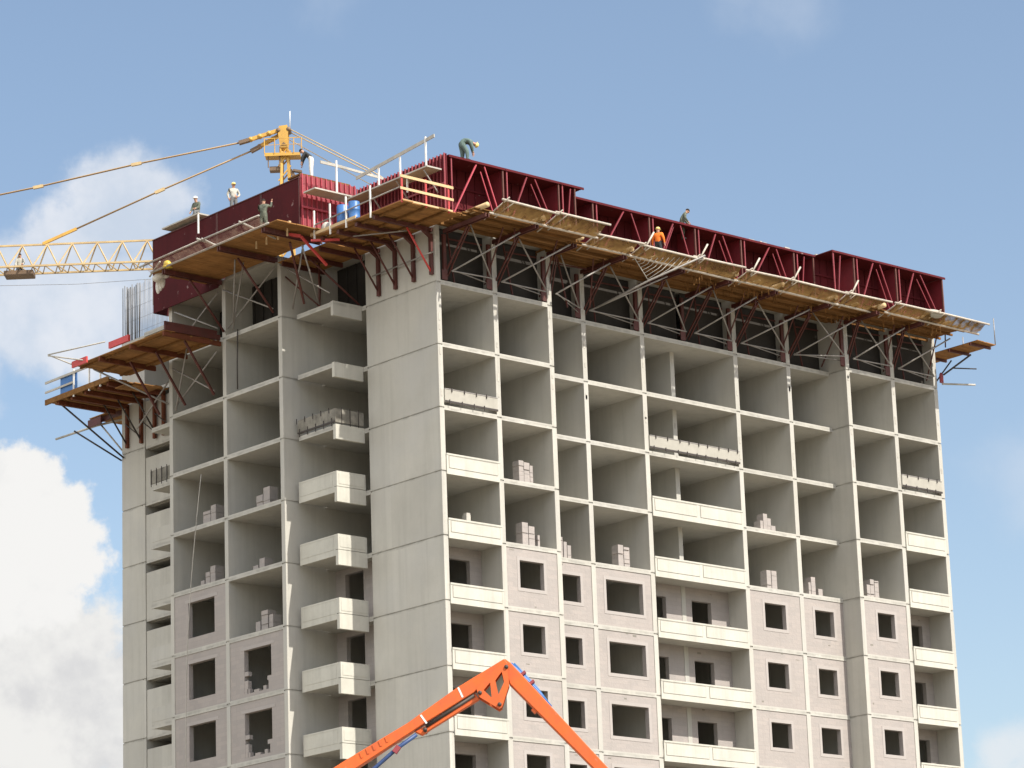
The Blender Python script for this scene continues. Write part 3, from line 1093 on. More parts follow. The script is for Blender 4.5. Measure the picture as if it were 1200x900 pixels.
t, d = side_platform('short plywood deck over the uppermost balcony, between the corner and the left wing', 4.72, 8.55, -2.7, -0.2, 2.62)
p = MB()
for y in (5.4, 6.9, 8.3):
    p.box(-2.7, -TW - 0.02, y - 0.06, y + 0.06, 2.4, 2.61)
p.each('joist', 'bracket_steel', t)
p = MB()
p.tube([(-0.2, 5.6, 0.2), (-2.4, 6.6, 2.4)], 0.05, 6)
p.tube([(-1.6, 6.9, 0.15), (-1.5, 7.0, 2.4)], 0.05, 6)
p.tube([(-1.6, 6.9, 0.2), (-0.3, 8.4, 2.3)], 0.04, 6)
p.tube([(-1.55, 6.9, 0.2), (-2.3, 8.6, 2.0)], 0.04, 6)
p.each('prop', 'bracket_steel', t)

# big deck along the left wing
t, _ = side_platform('long plywood deck under the dark red shutters of the left wing', 4.2, 14.3, -6.1, -2.75, 2.95)
p = MB()
for y in (5.3, 8.79, 13.3):
    for s in (-0.09, 0.09):
        p.box(-6.1, -2.7, y + s - 0.035, y + s + 0.035, 2.68, 2.9)
p.each('bracket_beam', 'bracket_steel', t)
p = MB()
for y in (9.2, 13.2):
    p.tube([(-2.6, y, 0.3), (-4.6, y + 0.1, 2.7)], 0.06, 7)
p.bar((-2.2, 7.3, 0.35), (-4.0, 6.0, 2.75), 0.09, 0.11)
p.each('strut', 'bracket_steel', t)
p = MB()
for (a, b) in (((-2.7, 8.9, 2.5), (-2.6, 12.9, 0.4)), ((-2.7, 13.1, 2.4), (-2.62, 9.2, 0.5)), ((-3.6, 10.2, 2.9), (-2.65, 12.4, 0.2)),
               ((-3.2, 6.0, 2.8), (-2.2, 8.2, 0.3)), ((-2.0, 5.6, 0.5), (-2.7, 8.5, 2.5)), ((-2.65, 13.6, 2.4), (-2.62, 17.4, 0.3)), ((-2.7, 12.3, 0.4), (-4.4, 9.8, 2.8)),
               ((-3.9, 5.2, 2.4), (-1.6, 6.9, 0.3)), ((-2.62, 13.7, 0.6), (-2.62, 17.3, 2.3))):
    p.tube([a, b], 0.04, 6)
p.each('bracing_tube', 'zinc', t)
p = MB()
vs = []
nu, nv = 26, 3
for u in range(nu + 1):
    for v in range(nv + 1):
        q = v / nv
        vs.append((-6.1 - 0.6 * q, 4.9 + 9.3 * u / nu, 2.95 + 0.32 * q - 0.1 * math.sin(math.pi * q) + rng.uniform(-0.015, 0.015)))
p.smooth = True
p.add(vs, [(u * (nv + 1) + v, (u + 1) * (nv + 1) + v, (u + 1) * (nv + 1) + v + 1, u * (nv + 1) + v + 1) for u in range(nu) for v in range(nv)])
p.build('catch_net', 'net_dark', t)
p = MB()
for (a, b) in (((-6.7, 9.3, 3.3), (-5.0, 9.4, 2.95)), ((-6.85, 9.5, 3.32), (-5.1, 9.2, 3.0)), ((-6.8, 6.2, 3.3), (-4.6, 6.3, 2.9)), ((-6.62, 4.9, 3.28), (-6.62, 9.5, 3.28)), ((-6.62, 9.4, 3.28), (-6.6, 14.6, 3.25)),
               ((-5.78, 14.9, 3.0), (-6.3, 13.3, 3.25)), ((-6.13, 4.8, 2.98), (-6.13, 14.3, 2.98))):
    p.tube([a, b], 0.05, 6)
p.each('edge_tube', 'pale_plank', t)
p = MB()
p.bar((-5.6, 6.0, 3.0), (-4.2, 4.9, 2.72), 0.16, 0.13)
p.bar((-4.2, 4.9, 2.72), (-2.6, 5.0, 1.6), 0.10, 0.10)
p.bar((-3.9, 4.5, 2.45), (-2.9, 3.6, 2.45), 0.12, 0.1)
p.each('raking_strut', 'strut_red', t)
p = MB()
for y in (4.9, 5.6, 6.5, 7.3):
    p.box(-5.0, -4.93, y, y + 0.06, 2.6, 3.3)
p.box(-5.02, -4.9, 4.7, 6.0, 3.18, 3.28)
p.box(-5.3, -5.2, 6.4, 8.0, 3.2, 3.3)
p.each('toe_rail', 'new_timber', t)

# lower decks on the far half of the shaded side
t, _ = side_platform('rusty brown lower deck of the left wing, a storey below the red shutters', 13.45, 21.2, -5.95, -2.65, -0.12)
p = MB()
for y in (13.5, 16.3, 19.0):
    p.box(-6.0, -2.6, y - 0.06, y + 0.06, -0.36, -0.13)
p.each('bracket_beam', 'rust_steel', t)
p = MB()
for x in (-5.6, -4.4, -3.2):
    p.bar((x, 13.4, -0.17), (x, 21.2, -0.17), 0.1, 0.09)
p.each('joist', 'timber', t)
p = MB()
p.box(-5.99, -2.7, 13.36, 13.45, -0.1, 0.16)
p.box(-5.9, -2.8, 13.5, 13.6, 0.17, 0.4)
p.each('end_board', 'bracket_steel', t)
p = MB()
p.box(-6.06, -5.97, 20.0, 21.3, -0.2, 0.12)
p.box(-6.1, -5.98, 16.3, 18.0, 0.03, 0.35)
p.each('edge_board', 'strut_red', t)
p = MB()
for (a, b) in (((-2.7, 13.7, -0.6), (-2.65, 17.2, -2.6)), ((-2.7, 17.4, -0.6), (-2.65, 14.0, -2.5)), ((-3.4, 15.2, -0.2), (-2.65, 17.2, -2.8)), ((-5.2, 20.6, -0.3), (-2.6, 17.9, -2.3)), ((-2.3, 18.0, -0.8), (-2.0, 21.5, -2.7))):
    p.tube([a, b], 0.045, 6)
p.each('bracing_tube', 'zinc', t)
p = MB()
for y in (14.0, 16.4, 18.6):
    p.bar((-2.65, y, -2.7), (-4.6, y - 0.3, -0.35), 0.09, 0.1)
p.each('strut', 'bracket_steel', t)
p = MB()
for (a, b) in (((-7.0, 22.0, 0.5), (-5.9, 18.6, 0.55)), ((-7.0, 22.0, 0.5), (-5.8, 21.2, -0.1)), ((-7.0, 22.0, 0.45), (-6.0, 20.2, -0.05))):
    p.tube([a, b], 0.035, 6)
p.each('loose_tube', 'pale_plank', t)

t, _ = side_platform('rusty deck at far left with a blue panel and white railing posts', 21.3, 27.0, -3.7, -0.2, -0.42)
p = MB()
for y in (21.7, 22.5, 23.7, 24.95, 26.2):
    p.box(-3.65, -TW - 0.02, y - 0.09, y + 0.09, -0.66, -0.44)
    if y < 25.6:
        p.box(-TW - 0.16, -TW - 0.02, y - 0.09, y + 0.09, -2.75, -0.6)
p.each('bracket', 'rust_steel', t)
p = MB()
for y in (22.3, 23.7, 24.95):
    p.tube([(-TW - 0.1, y, -2.6), (-1.7, y, -0.6)], 0.05, 6)
    p.tube([(-TW - 0.2, y, -1.5), (-TW - 0.2, y - 1.3, -2.4)], 0.03, 5)
p.tube([(-3.2, 26.5, -0.55), (-0.2, 25.3, -3.2)], 0.05, 6)
p.tube([(-2.2, 26.9, -1.7), (-0.2, 25.5, -3.3)], 0.045, 6)
p.each('strut', 'dark_iron', t)
p = MB()
for y in (24.6, 23.2, 22.2):
    p.box(-3.78, -3.71, y - 0.04, y + 0.04, -0.6, 0.85)
p.each('white_post', 'white_paint', t)
p = MB()
p.box(-3.80, -3.74, 21.9, 27.2, 0.62, 0.74)
p.box(-3.80, -3.74, 24.6, 27.2, 0.12, 0.22)
p.each('hand_rail', 'pale_plank', t)
p = MB()
p.box(-3.80, -3.72, 21.4, 27.2, -0.5, -0.22)
p.build('edge_board', 'timber', t)
p = MB()
for y in (24.0, 21.8, 22.9, 25.4):
    p.box(-3.6, -0.5, y - 0.05, y + 0.05, -0.6, -0.43)
p.each('joist', 'timber', t)
p = MB()
p.box(-3.70, -3.66, 24.4, 25.9, -0.25, 0.78)
p.build('blue_panel', 'blue_paint', t)
p = MB()
for k in range(4):
    p.box(-3.4 + k * 0.5, -3.0 + k * 0.5, 20.6 - 0.2 * k, 21.4, -0.85 + 0.02 * k, -0.80 + 0.02 * k)
p.each('loose_ply', 'old_ply', t)
t = thing('rear_platform', 'small dark deck low down behind the far end wall', 'work platform', (2, 27.2, -0.45))
p = MB()
for k in range(5):
    p.box(-0.2, 6.0, 25.75 + 0.55 * k, 26.28 + 0.55 * k, -0.45, -0.40)
p.build('deck_boards', 'old_ply', t)
p = MB()
for x in (0.1, 2.5, 5):
    p.box(x - 0.06, x + 0.06, 25.6, 28.6, -0.7, -0.46)
p.box(-0.22, -0.14, 27.4, 28.6, -0.9, -0.5)
p.each('bracket_beam', 'bracket_steel', t)
p = MB()
p.tube([(-0.3, 31.5, -0.9), (0.2, 28.4, -0.75), (0.3, 26.0, -0.9)], 0.06, 6)
p.tube([(0.2, 28.2, -0.6), (0.2, 25.7, -2.9)], 0.045, 6)
p.each('loose_tube', 'pale_plank', t)

# ------------------------------------------------------------------ red wall shutters on top
ZT = 5.9


def front_shutter(x0, x1, base, label, lip0=0.0, lip1=0.0):
    t = thing('wall_shutter', label, 'wall shutter', ((x0 + x1) / 2, base - 0.1, 2.95), 'red wall shutters along the sunny front')
    yb, yf = base + 0.33, base - 1.02
    m = MB()
    m.box(x0 + 0.03, x1 - 0.03, yb, yb + 0.06, 2.95, ZT - 0.06)
    m.build('skin_sheet', 'red_steel', t)
    m = MB()
    for z in (3.9, 4.9):
        m.box(x0 + 0.05, x1 - 0.05, yb - 0.07, yb - 0.003, z, z + 0.10)
    k = x0 + 0.5
    while k < x1 - 0.3:
        m.box(k - 0.012, k + 0.012, yb - 0.055, yb - 0.002, 2.96, ZT - 0.07)
        k += 0.55
    m.build('stiffener', 'red_steel', t)
    m = MB()
    m.box(x1 - 0.075, x1 - 0.035, yf + 0.05, yb - 0.005, 3.0, ZT - 0.07)
    m.build('end_fin', 'fin_red', t)
    m = MB()
    m.box(x0 - lip0, x1 + lip1 - 0.02, yf - 0.08, yb + 0.25, ZT - 0.05, ZT)
    m.box(x0 - lip0, x1 + lip1 - 0.02, yf - 0.085, yf - 0.03, ZT - 0.11, ZT - 0.051)
    m.build('top_walkway', 'red_steel', t)
    m = MB()
    m.box(x0 + 0.10, x0 + 0.16, yf - 0.03, yf + 0.03, 2.95, ZT - 0.115)
    m.build('front_post', 'bright_red_steel', t)
    m = MB()
    m.box(x1 - 0.155, x1 - 0.085, yf - 0.035, yf + 0.035, 2.95, ZT - 0.115)
    m.build('front_post', 'rust_post', t)
    m = MB()
    xm = x0 + (x1 - x0) * rng.uniform(0.40, 0.58)
    if x1 - x0 > 2.6:
        m.bar((xm - 0.25, yf, ZT - 0.15), (x0 + 0.2, yf, 3.1), 0.065, 0.065)
        if rng.random() < 0.3:
            m.bar((xm - 0.1, yf + 0.12, ZT - 0.25), (x0 + 0.45, yf + 0.12, 3.1), 0.045, 0.045)
        m.bar((xm + 0.25, yf, ZT - 0.15), (x1 - 0.25, yf, 3.1), 0.055, 0.055)
        if rng.random() < 0.5:
            m.bar((xm + 0.1, yf + 0.12, ZT - 0.4), (x1 - 0.5, yf + 0.12, 3.1), 0.045, 0.045)
    else:
        m.bar((x0 + 0.3, yf, 3.1), (x0 + 0.65, yf, ZT - 0.2), 0.06, 0.06)
    m.each('diagonal_brace', 'rib_red_steel' if x0 < 3 else 'fin_red', t)
    m = MB()
    for k in range(9):
        x = rng.uniform(x0, x1 - 0.4)
        y = rng.uniform(yf, yb)
        m.box(x, x + rng.uniform(0.08, 0.5), y, y + 0.12, ZT + 0.002, ZT + rng.uniform(0.03, 0.09))
    m.build('mortar_crumbs', 'pale_plank', t)
    return t


SH = [
    (0.0, 3.42, 0.0, 'red shutter panel at the sunny corner, under the bending man', 0.05, 0.0),
    (3.42, 6.95, 0.0, 'second red shutter panel from the sunny corner', 0.0, 0.0),
    (6.95, 8.0, 0.0, 'narrow red shutter panel at the step, its pointed walkway overhanging', 0.0, 0.45),
    (8.0, 10.25, DR, 'red shutter panel set back behind the overhanging walkway point', 0.0, 0.0),
    (10.25, 14.04, DR, 'set-back red shutter panel with the man in the orange vest at its right post', 0.0, 0.0),
    (14.04, 17.2, DR, 'set-back red shutter panel under the stooping man in camouflage', 0.0, 0.0),
    (17.2, 20.45, DR, 'middle set-back red shutter panel, just right of the stooping man in camouflage', 0.0, 0.0),
    (20.45, 24.3, DR, 'set-back red shutter panel with pale rubble at the right of its top edge', 0.0, 0.0),
    (24.3, 25.75, DR, 'narrow set-back red shutter panel tucked against the right projecting block', 0.0, 0.0),
    (25.75, 27.52, 0.0, 'first red shutter panel of the right projecting block, beside its slanting end', 0.0, 0.0),
    (27.52, 30.75, 0.0, 'middle red shutter panel of the right projecting block', 0.0, 0.0),
    (30.75, 34.4, 0.0, 'last red shutter panel at the right end of the tower', 0.0, 0.1),
]
for a in SH:
    front_shutter(*a)


def ribbed(name, label, p0, p1, out, z0, z1, mat, pitch=0.29, walings=(), fin=None, grp='red wall shutters round the shaded corner', rmat=None):
    """ribbed steel shutter standing on the line p0-p1, ribs towards out"""
    p0, p1, out = Vector((*p0, 0)), Vector((*p1, 0)), Vector((*out, 0))
    t = thing(name, label, 'wall shutter', tuple((p0 + p1) / 2 + Vector((0, 0, z0))), grp)
    L = (p1 - p0).length
    d = (p1 - p0) / L
    Z = Vector((0, 0, 1))
    m = MB()
    m.prism([(0, z0), (L, z0), (L, z1), (0, z1)], p0, d, Z, 0.06)
    m.build('skin_sheet', mat, t)
    m = MB()
    k = 0.06
    while k < L - 0.03:
        m.prism([(k - 0.02, z0), (k + 0.02, z0), (k + 0.02, z1 + 0.03), (k - 0.02, z1 + 0.03)], p0 + out * 0.075, d, Z, 0.085)
        k += pitch
    m.build('rib', rmat or mat, t)
    m = MB()
    for z in walings:
        m.prism([(0, z), (L, z), (L, z + 0.1), (0, z + 0.1)], p0 + out * 0.15, d, Z, 0.06)
    if walings:
        m.build('waling', rmat or mat, t)
    return t


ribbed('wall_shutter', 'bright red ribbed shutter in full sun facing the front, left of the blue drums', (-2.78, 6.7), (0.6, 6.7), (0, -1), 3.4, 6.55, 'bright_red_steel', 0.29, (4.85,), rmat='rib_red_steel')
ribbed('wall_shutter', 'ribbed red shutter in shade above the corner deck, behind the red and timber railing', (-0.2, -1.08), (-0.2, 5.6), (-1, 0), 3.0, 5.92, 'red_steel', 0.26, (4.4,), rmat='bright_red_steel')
LSH = [
    (6.66, 9.7, 'dark red smooth shutter of the left wing, behind the man raising an arm'),
    (9.72, 13.3, 'dark red smooth shutter below the man in the pale shirt'),
    (13.32, 18.8, 'dark red smooth shutter at far left, under the grey plank platform'),
]
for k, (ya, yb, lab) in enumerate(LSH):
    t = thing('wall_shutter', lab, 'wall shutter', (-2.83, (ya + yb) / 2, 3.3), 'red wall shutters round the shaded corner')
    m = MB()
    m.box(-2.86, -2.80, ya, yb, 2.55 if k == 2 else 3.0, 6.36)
    m.build('skin_sheet', 'shaded_red_steel', t)
    m = MB()
    for y in (ya + 0.03, yb - 0.03):
        m.box(-2.875, -2.861, y - 0.03, y + 0.03, 3.0, 6.36)
    m.box(-2.90, -2.74, ya, yb, 6.362, 6.41)
    m.build('edge_frame', 'bracket_steel', t)
    m = MB()
    y = ya + 0.4
    while y < yb - 0.2:
        m.box(-2.799, -2.70, y - 0.02, y + 0.02, 3.0, 6.3)
        y += 0.6
    m.build('rib', 'red_steel', t)
    m = MB()
    m.box(-2.69, -1.7, ya + 0.01, yb - 0.01, 6.08, 6.14)
    m.build('inner_walkway', 'timber', t)
t = thing('wall_shutter', 'dark red shutter end closing the far side of the left wing', 'wall shutter', (-1, 18.85, 3.3), 'red wall shutters round the shaded corner')
m = MB()
m.box(-2.79, 2.0, 18.74, 18.80, 2.55, 6.3)
m.build('skin_sheet', 'shaded_red_steel', t)

for (a, b, x) in ((Y2 + TW, Y2B - TW, -0.9), (Y1 + 0.05, Y2 - TW, 0.9), (Y2B + TW, Y3 - TW, 0.4)):  # ribbed dark sheets added to darken the top bays of the left side
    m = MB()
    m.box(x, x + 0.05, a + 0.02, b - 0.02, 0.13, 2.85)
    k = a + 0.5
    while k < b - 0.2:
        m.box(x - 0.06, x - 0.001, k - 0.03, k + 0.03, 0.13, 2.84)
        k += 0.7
    one(m, 'wall_shutter', 'bay_shade', 'dark sheet added as shade in the top open bay ' + {-0.9: 'beside the balconies of the left wing', 0.9: 'over the uppermost balcony slab', 0.4: 'at the far end of the left wing'}[x], 'wall shutter', 'red wall shutters round the shaded corner')

# walkways clamped to the shutters
def walkway(label, pts, z, th, posts, rail, mat='pale_plank', zs=None):
    t = thing('plank_walkway', label, 'walkway', (pts[0][0], pts[0][1], z))
    m = MB()
    k = len(pts)
    m.add([(x, y, z + (zs[i] if zs else 0)) for i, (x, y) in enumerate(pts)] + [(x, y, z + th + (zs[i] if zs else 0)) for i, (x, y) in enumerate(pts)],
          [tuple(range(k))[::-1], tuple(range(k, 2 * k))] + [(i, (i + 1) % k, k + (i + 1) % k, k + i) for i in range(k)])
    m.build('deck_boards', mat, t)
    if posts:
        m = MB()
        for (x, y, a, b) in posts:
            m.box(x - 0.035, x + 0.035, y - 0.035, y + 0.035, a, b)
        m.each('white_post', 'white_paint', t)
    if rail:
        m = MB()
        for (a, b, w) in rail:
            m.bar(a, b, 0.05, w)
        m.each('hand_rail', 'pale_plank', t)
    return t


walkway('grey plank platform above the far left shutter, before the white helmeted man', [(-3.15, 14.5), (-1.4, 14.5), (-1.4, 17.6), (-3.15, 17.6)], 6.60, 0.07,
        [(-3.1, 14.55, 5.6, 6.6)], None)
walkway('pale plank walkway bracketed across the sunny bright red ribbed shutter', [(-2.75, 5.6), (0.2, 5.6), (0.2, 6.5), (-2.75, 6.5)], 5.55, 0.07,
        [(-1.35, 5.7, 5.62, 7.25), (1.6, 5.7, 5.62, 6.9)], [((-2.3, 5.72, 7.0), (-1.0, 5.72, 7.0), 0.14), ((-1.0, 5.72, 7.0), (3.4, 5.75, 6.85), 0.12)])
walkway('plank walkway hung on the shaded ribbed shutter, with a leaning rail above', [(-1.25, -0.9), (-0.36, -0.9), (-0.36, 5.2), (-1.25, 5.2)], 5.12, 0.07,
        [(-0.95, -0.5, 5.2, 6.75), (-0.95, 1.4, 5.2, 6.3), (-0.95, 3.0, 5.2, 6.2), (-0.95, 0.9, 4.4, 5.1)], [((-0.95, 4.7, 6.15), (-0.95, -1.15, 6.62), 0.16)])
br = MB()
for y in (-0.6, 1.4, 3.4):
    br.bar((-0.36, y, 4.1), (-1.2, y, 5.05), 0.05)
one(br, 'walkway_strut', 'zinc', 'thin grey struts propping the plank walkway on the shaded ribbed shutter', 'strut')

# two blue drums on the corner deck
def drum(x, y, z, label):
    t = thing('blue_drum', label, 'drum', (x, y, z), 'blue drums on the corner deck')
    m = MB()
    prof = [(0.25, 0), (0.27, 0.03), (0.27, 0.38), (0.285, 0.40), (0.27, 0.42), (0.27, 0.78), (0.285, 0.80), (0.27, 0.82), (0.27, 1.16), (0.25, 1.2)]
    n = 18
    vs = [(x + r * math.cos(2 * math.pi * k / n), y + r * math.sin(2 * math.pi * k / n), z + h) for r, h in prof for k in range(n)]
    m.smooth = True
    m.add(vs, [(j * n + k, j * n + (k + 1) % n, (j + 1) * n + (k + 1) % n, (j + 1) * n + k) for j in range(len(prof) - 1) for k in range(n)] + [tuple((len(prof) - 1) * n + k for k in range(n)), tuple(range(n))[::-1]])
    m.build('barrel', 'blue_paint', t)
    m = MB()
    m.tube([(x + 0.1, y, z + 1.2), (x + 0.1, y, z + 1.24)], 0.05, 10)
    m.build('bung', 'white_paint', t)


drum(-3.1, 3.1, 2.73, 'left blue drum of the two on the corner deck')
drum(-3.0, 2.35, 2.73, 'right blue drum of the two on the corner deck')
sk = MB()
sk.ell((-3.3, 4.05, 3.0), 0.28, 0.25, 0.36)
sk.ell((-3.2, 3.75, 2.9), 0.22, 0.22, 0.24)
one(sk, 'cement_sack', 'pale_plank', 'slumped pale sack beside the blue drums on the corner deck', 'sack')

# cloth bundle and yellow bucket at the end of the long deck
cl = MB()
for k in range(9):
    cl.ell((-5.5 + rng.uniform(-0.22, 0.22), 14.45 + rng.uniform(-0.3, 0.25), 2.9 + rng.uniform(-0.12, 0.12)), 0.22, 0.26, 0.17)
for k in range(3):
    cl.ell((-5.4 + 0.07 * k, 14.75 - 0.1 * k, 2.5 + 0.13 * k), 0.12, 0.14, 0.36)
one(cl, 'cloth_bundle', 'white_cloth', 'white cloth bundle hanging over the left end of the long plywood deck', 'cloth')
bk = MB()
bk.ell((-6.0, 13.1, 3.12), 0.2, 0.2, 0.2)
bk.tube([(-6.0, 13.1, 2.95), (-6.0, 13.1, 3.02)], 0.24, 14)
one(bk, 'safety_helmet', 'yellow_plastic', 'bright yellow safety helmet lying in the net above the white cloth bundle', 'helmet')
hs = MB()
for k in range(3):
    hs.tube([(-5.0 + 0.16 * k + 0.25 * math.cos(a * 0.7), 17.6 + 0.3 * math.sin(a * 0.7) - 0.1 * k, 0.08 + 0.05 * k) for a in range(10)], 0.05, 6)
one(hs, 'hose_coil', 'yellow_plastic', 'yellow hose coil on the rusty lower deck of the left wing', 'hose')
ra = MB()
for k in range(7):
    a = Vector((rng.uniform(20.5, 24.0), rng.uniform(0.2, 0.9), ZT + 0.02))
    ra.box(a.x, a.x + rng.uniform(0.1, 0.5), a.y, a.y + 0.25, a.z, a.z + rng.uniform(0.06, 0.2))
one(ra, 'rubble', 'pale_plank', 'pale rubble and offcuts on the red walkway left of the right projecting block', 'rubble')
sk = MB()
sk.ell((31.5, -2.7, 3.0), 0.7, 0.35, 0.22)
one(sk, 'grey_sack', 'grey_shutter', 'grey sack lying on the deck before the last red shutter', 'sack')

# reinforcement bars standing over the far end wall
t = thing('rebar_mat', 'tall mat of bare grey reinforcement bars standing over the far end wall', 'rebar', (0, 23.6, 2.95))
m = MB()
for k in range(14):
    y = 25.45 - k * 0.115 + rng.uniform(-0.02, 0.02)
    h = 6.0 + rng.uniform(-0.12, 0.12) - 0.01 * k
    if k in (0, 1, 3, 4, 6, 7, 9, 10, 11, 13):
        m.tube([(-0.1 + rng.uniform(-0.03, 0.03), y, 2.9), (-0.1, y + rng.uniform(-0.03, 0.03), h)], 0.026, 5)
m.build('thick_bar', 'grey_cloth', t)
m = MB()
for k in range(34):
    y = 25.45 - k * 0.112
    m.tube([(0.1, y, 2.9), (0.1, y + rng.uniform(-0.03, 0.03), 6.0 + rng.uniform(-0.1, 0.1))], 0.013, 4)
m.build('thin_bar', 'zinc', t)
m = MB()
for z in (3.4, 4.1, 4.8, 5.5):
    m.tube([(0.05, 25.5, z), (0.05, 21.7, z)], 0.008, 4)
m.build('cross_bar', 'zinc', t)
wb = MB()
for k in range(7):
    wb.box(-0.1, 0.3, 18.0 + k * 0.45, 18.3 + k * 0.45, H + SL, H + SL + rng.uniform(0.08, 0.3))
one(wb, 'rubble', 'rough_concrete', 'grey rubble on the far top slab below the red shutter end', 'rubble')

# ------------------------------------------------------------------ tower crane behind the building
JD = Vector((-0.741, 0.671, 0)).normalized()
JN = Vector((0.671, 0.741, 0)).normalized()
MB0 = Vector((15.4, 31.64, 0))


def cp(t, z, o=0.0):
    return MB0 + JD * t + JN * o + Vector((0, 0, z))


crane = thing('tower_crane', 'yellow tower crane behind the tower, its lattice jib reaching out left', 'crane', (MB0.x, MB0.y, GZ))
m = MB()
ms = 0.8
for a in (-1, 1):
    for b in (-1, 1):
        m.bar(cp(a * ms, GZ, b * ms), cp(a * ms, 11.0, b * ms), 0.16)
z = GZ
k = 0
while z < 10:
    z2 = min(z + 1.6, 11)
    for (a, b, c, d) in ((-1, -1, 1, -1), (1, -1, 1, 1), (1, 1, -1, 1), (-1, 1, -1, -1)):
        m.bar(cp(a * ms, z2, b * ms), cp(c * ms, z2, d * ms), 0.08)
        m.bar(cp((a if k % 2 else c) * ms, z, (b if k % 2 else d) * ms), cp((c if k % 2 else a) * ms, z2, (d if k % 2 else b) * ms), 0.08)
    z = z2
    k += 1
m.build('mast', 'crane_yellow', crane)
m = MB()
for b in (-0.35, 0.35):
    m.bar(cp(0.35, 11, b), cp(0.12, 18.4, b * 0.8), 0.14)
    m.bar(cp(-0.5, 11, b), cp(-0.22, 18.4, b * 0.8), 0.14)
for q in range(8):
    zz = 11.2 + q * 0.9
    for b in (-0.33, 0.33):
        m.bar(cp(0.33, zz, b), cp(-0.40, zz + 0.9, b), 0.07)
m.prism([(-0.20, 18.6), (0.22, 18.6), (0.28, 19.7), (0.22, 20.0), (-0.26, 19.95), (-0.32, 19.5)], cp(0, 0, -0.30), -JD, (0, 0, 1), 0.08)
m.prism([(-0.20, 18.6), (0.22, 18.6), (0.28, 19.7), (0.22, 20.0), (-0.26, 19.95), (-0.32, 19.5)], cp(0, 0, 0.30), -JD, (0, 0, 1), 0.08)
m.bar(cp(0.0, 18.7), cp(0.0, 19.9), 0.35, 0.25)
for o in (-0.3, 0.3):
    m.bar(cp(0.2, 18.0, o), cp(0.2, 18.7, o), 0.09)
    m.bar(cp(-0.2, 18.0, o), cp(-0.2, 18.7, o), 0.09)
    m.bar(cp(0.2, 18.05, o), cp(-0.2, 18.6, o), 0.06)
m.build('tower_head', 'crane_yellow', crane)
m = MB()
m.prism([(-0.18, 18.75), (0.2, 18.75), (0.0, 18.95)], cp(0, 0, -0.35), -JD, (0, 0, 1), 0.03)
m.tube([cp(-0.3, 19.75, -0.36), cp(-0.3, 19.75, 0.36)], 0.13, 10)
m.tube([cp(0.3, 19.7, -0.36), cp(0.3, 19.7, 0.36)], 0.13, 10)
m.build('pulley', 'crane_brown', crane)
m = MB()
m.tube([cp(-0.35, 19.8), cp(-0.37, 20.95)], 0.025, 6)
m.build('mast_light_rod', 'white_paint', crane)
m = MB()
m.bar(cp(1.1, 18.22), cp(-0.95, 18.18), 1.1, 0.08)
m.bar(cp(1.1, 18.12, -0.55), cp(-0.95, 18.12, -0.55), 0.06, 0.14)
for t_ in (1.1, 0.5, -0.6, -1.05):
    m.bar(cp(t_, 18.2, -0.62), cp(t_, 19.1, -0.62), 0.04)
m.bar(cp(1.1, 19.1, -0.62), cp(-1.05, 19.1, -0.62), 0.04)
m.bar(cp(1.1, 18.7, -0.62), cp(-1.05, 18.7, -0.62), 0.03)
m.build('service_platform', 'crane_yellow', crane)
m = MB()
m.bar(cp(0.85, 17.4), cp(0.25, 17.4), 0.5, 0.24)
for t_ in (0.9, 0.25):
    m.bar(cp(t_, 17.4, -0.4), cp(t_, 18.2, -0.4), 0.05)
m.bar(cp(-0.5, 17.3), cp(-1.0, 17.2), 0.3, 0.12)
m.bar(cp(-0.35, 17.3), cp(-0.75, 16.6), 0.16, 0.2)
m.build('rope_guide', 'crane_brown', crane)
# tie plates from the head towards the jib
for o in (0,):
    m = MB()
    for (p, q) in (((0.2, 19.75, -0.2), (2.35, 19.1, -0.2)), ((0.2, 19.6, 0.2), (1.75, 18.75, 0.2))):
        a, b = cp(*p), cp(*q)
        for s in (-0.09, 0.09):
            m.bar(a + JN * s, b + JN * s, 0.035, 0.2)
        for f in (0.3, 0.55, 0.8):
            c = a.lerp(b, f)
            m.tube([c - JN * 0.14, c + JN * 0.14], 0.125, 10)
    m.build('tie_plate', 'crane_yellow', crane)
    m = MB()
    for (p, q) in (((2.0, 19.2, -0.2), (2.6, 19.04, -0.2)), ((1.35, 18.95, 0.2), (1.95, 18.64, 0.2))):
        m.bar(cp(*p), cp(*q), 0.3, 0.2)
    m.build('tie_pulley', 'crane_brown', crane)


def jz(t, z0=12.0):
    return z0


# lattice jib: one top chord, two bottom chords
JT0, JT1 = 1.5, 44.0
m = MB()
m.bar(cp(JT0, 13.42, 0), cp(JT1, 13.38, 0), 0.10)
for o in (-0.75, 0.75):
    m.bar(cp(JT0, 11.92, o), cp(JT1, 11.9, o), 0.11, 0.10)
m.each('jib_chord', 'crane_pale', crane)
m = MB()
m2 = MB()
t_ = JT0
k = 0
while t_ < JT1 - 1.2:
    for o in (-0.75, 0.75):
        m.bar(cp(t_, 11.9, o), cp(t_ + 0.72, 13.4, 0), 0.06)
        m.bar(cp(t_ + 0.72, 13.4, 0), cp(t_ + 1.44, 11.9, o), 0.06)
    m2.bar(cp(t_, 11.9, -0.75), cp(t_ + 0.36, 11.9, 0.75), 0.05)
    m2.bar(cp(t_ + 0.36, 11.9, 0.75), cp(t_ + 0.72, 11.9, -0.75), 0.05)
    m2.bar(cp(t_ + 0.72, 11.9, -0.75), cp(t_ + 1.08, 11.9, 0.75), 0.05)
    m2.bar(cp(t_ + 1.08, 11.9, 0.75), cp(t_ + 1.44, 11.9, -0.75), 0.05)
    t_ += 1.44
    k += 1
m.build('jib_lacing', 'crane_pale', crane)
m2.build('jib_bottom_lacing', 'crane_pale', crane)
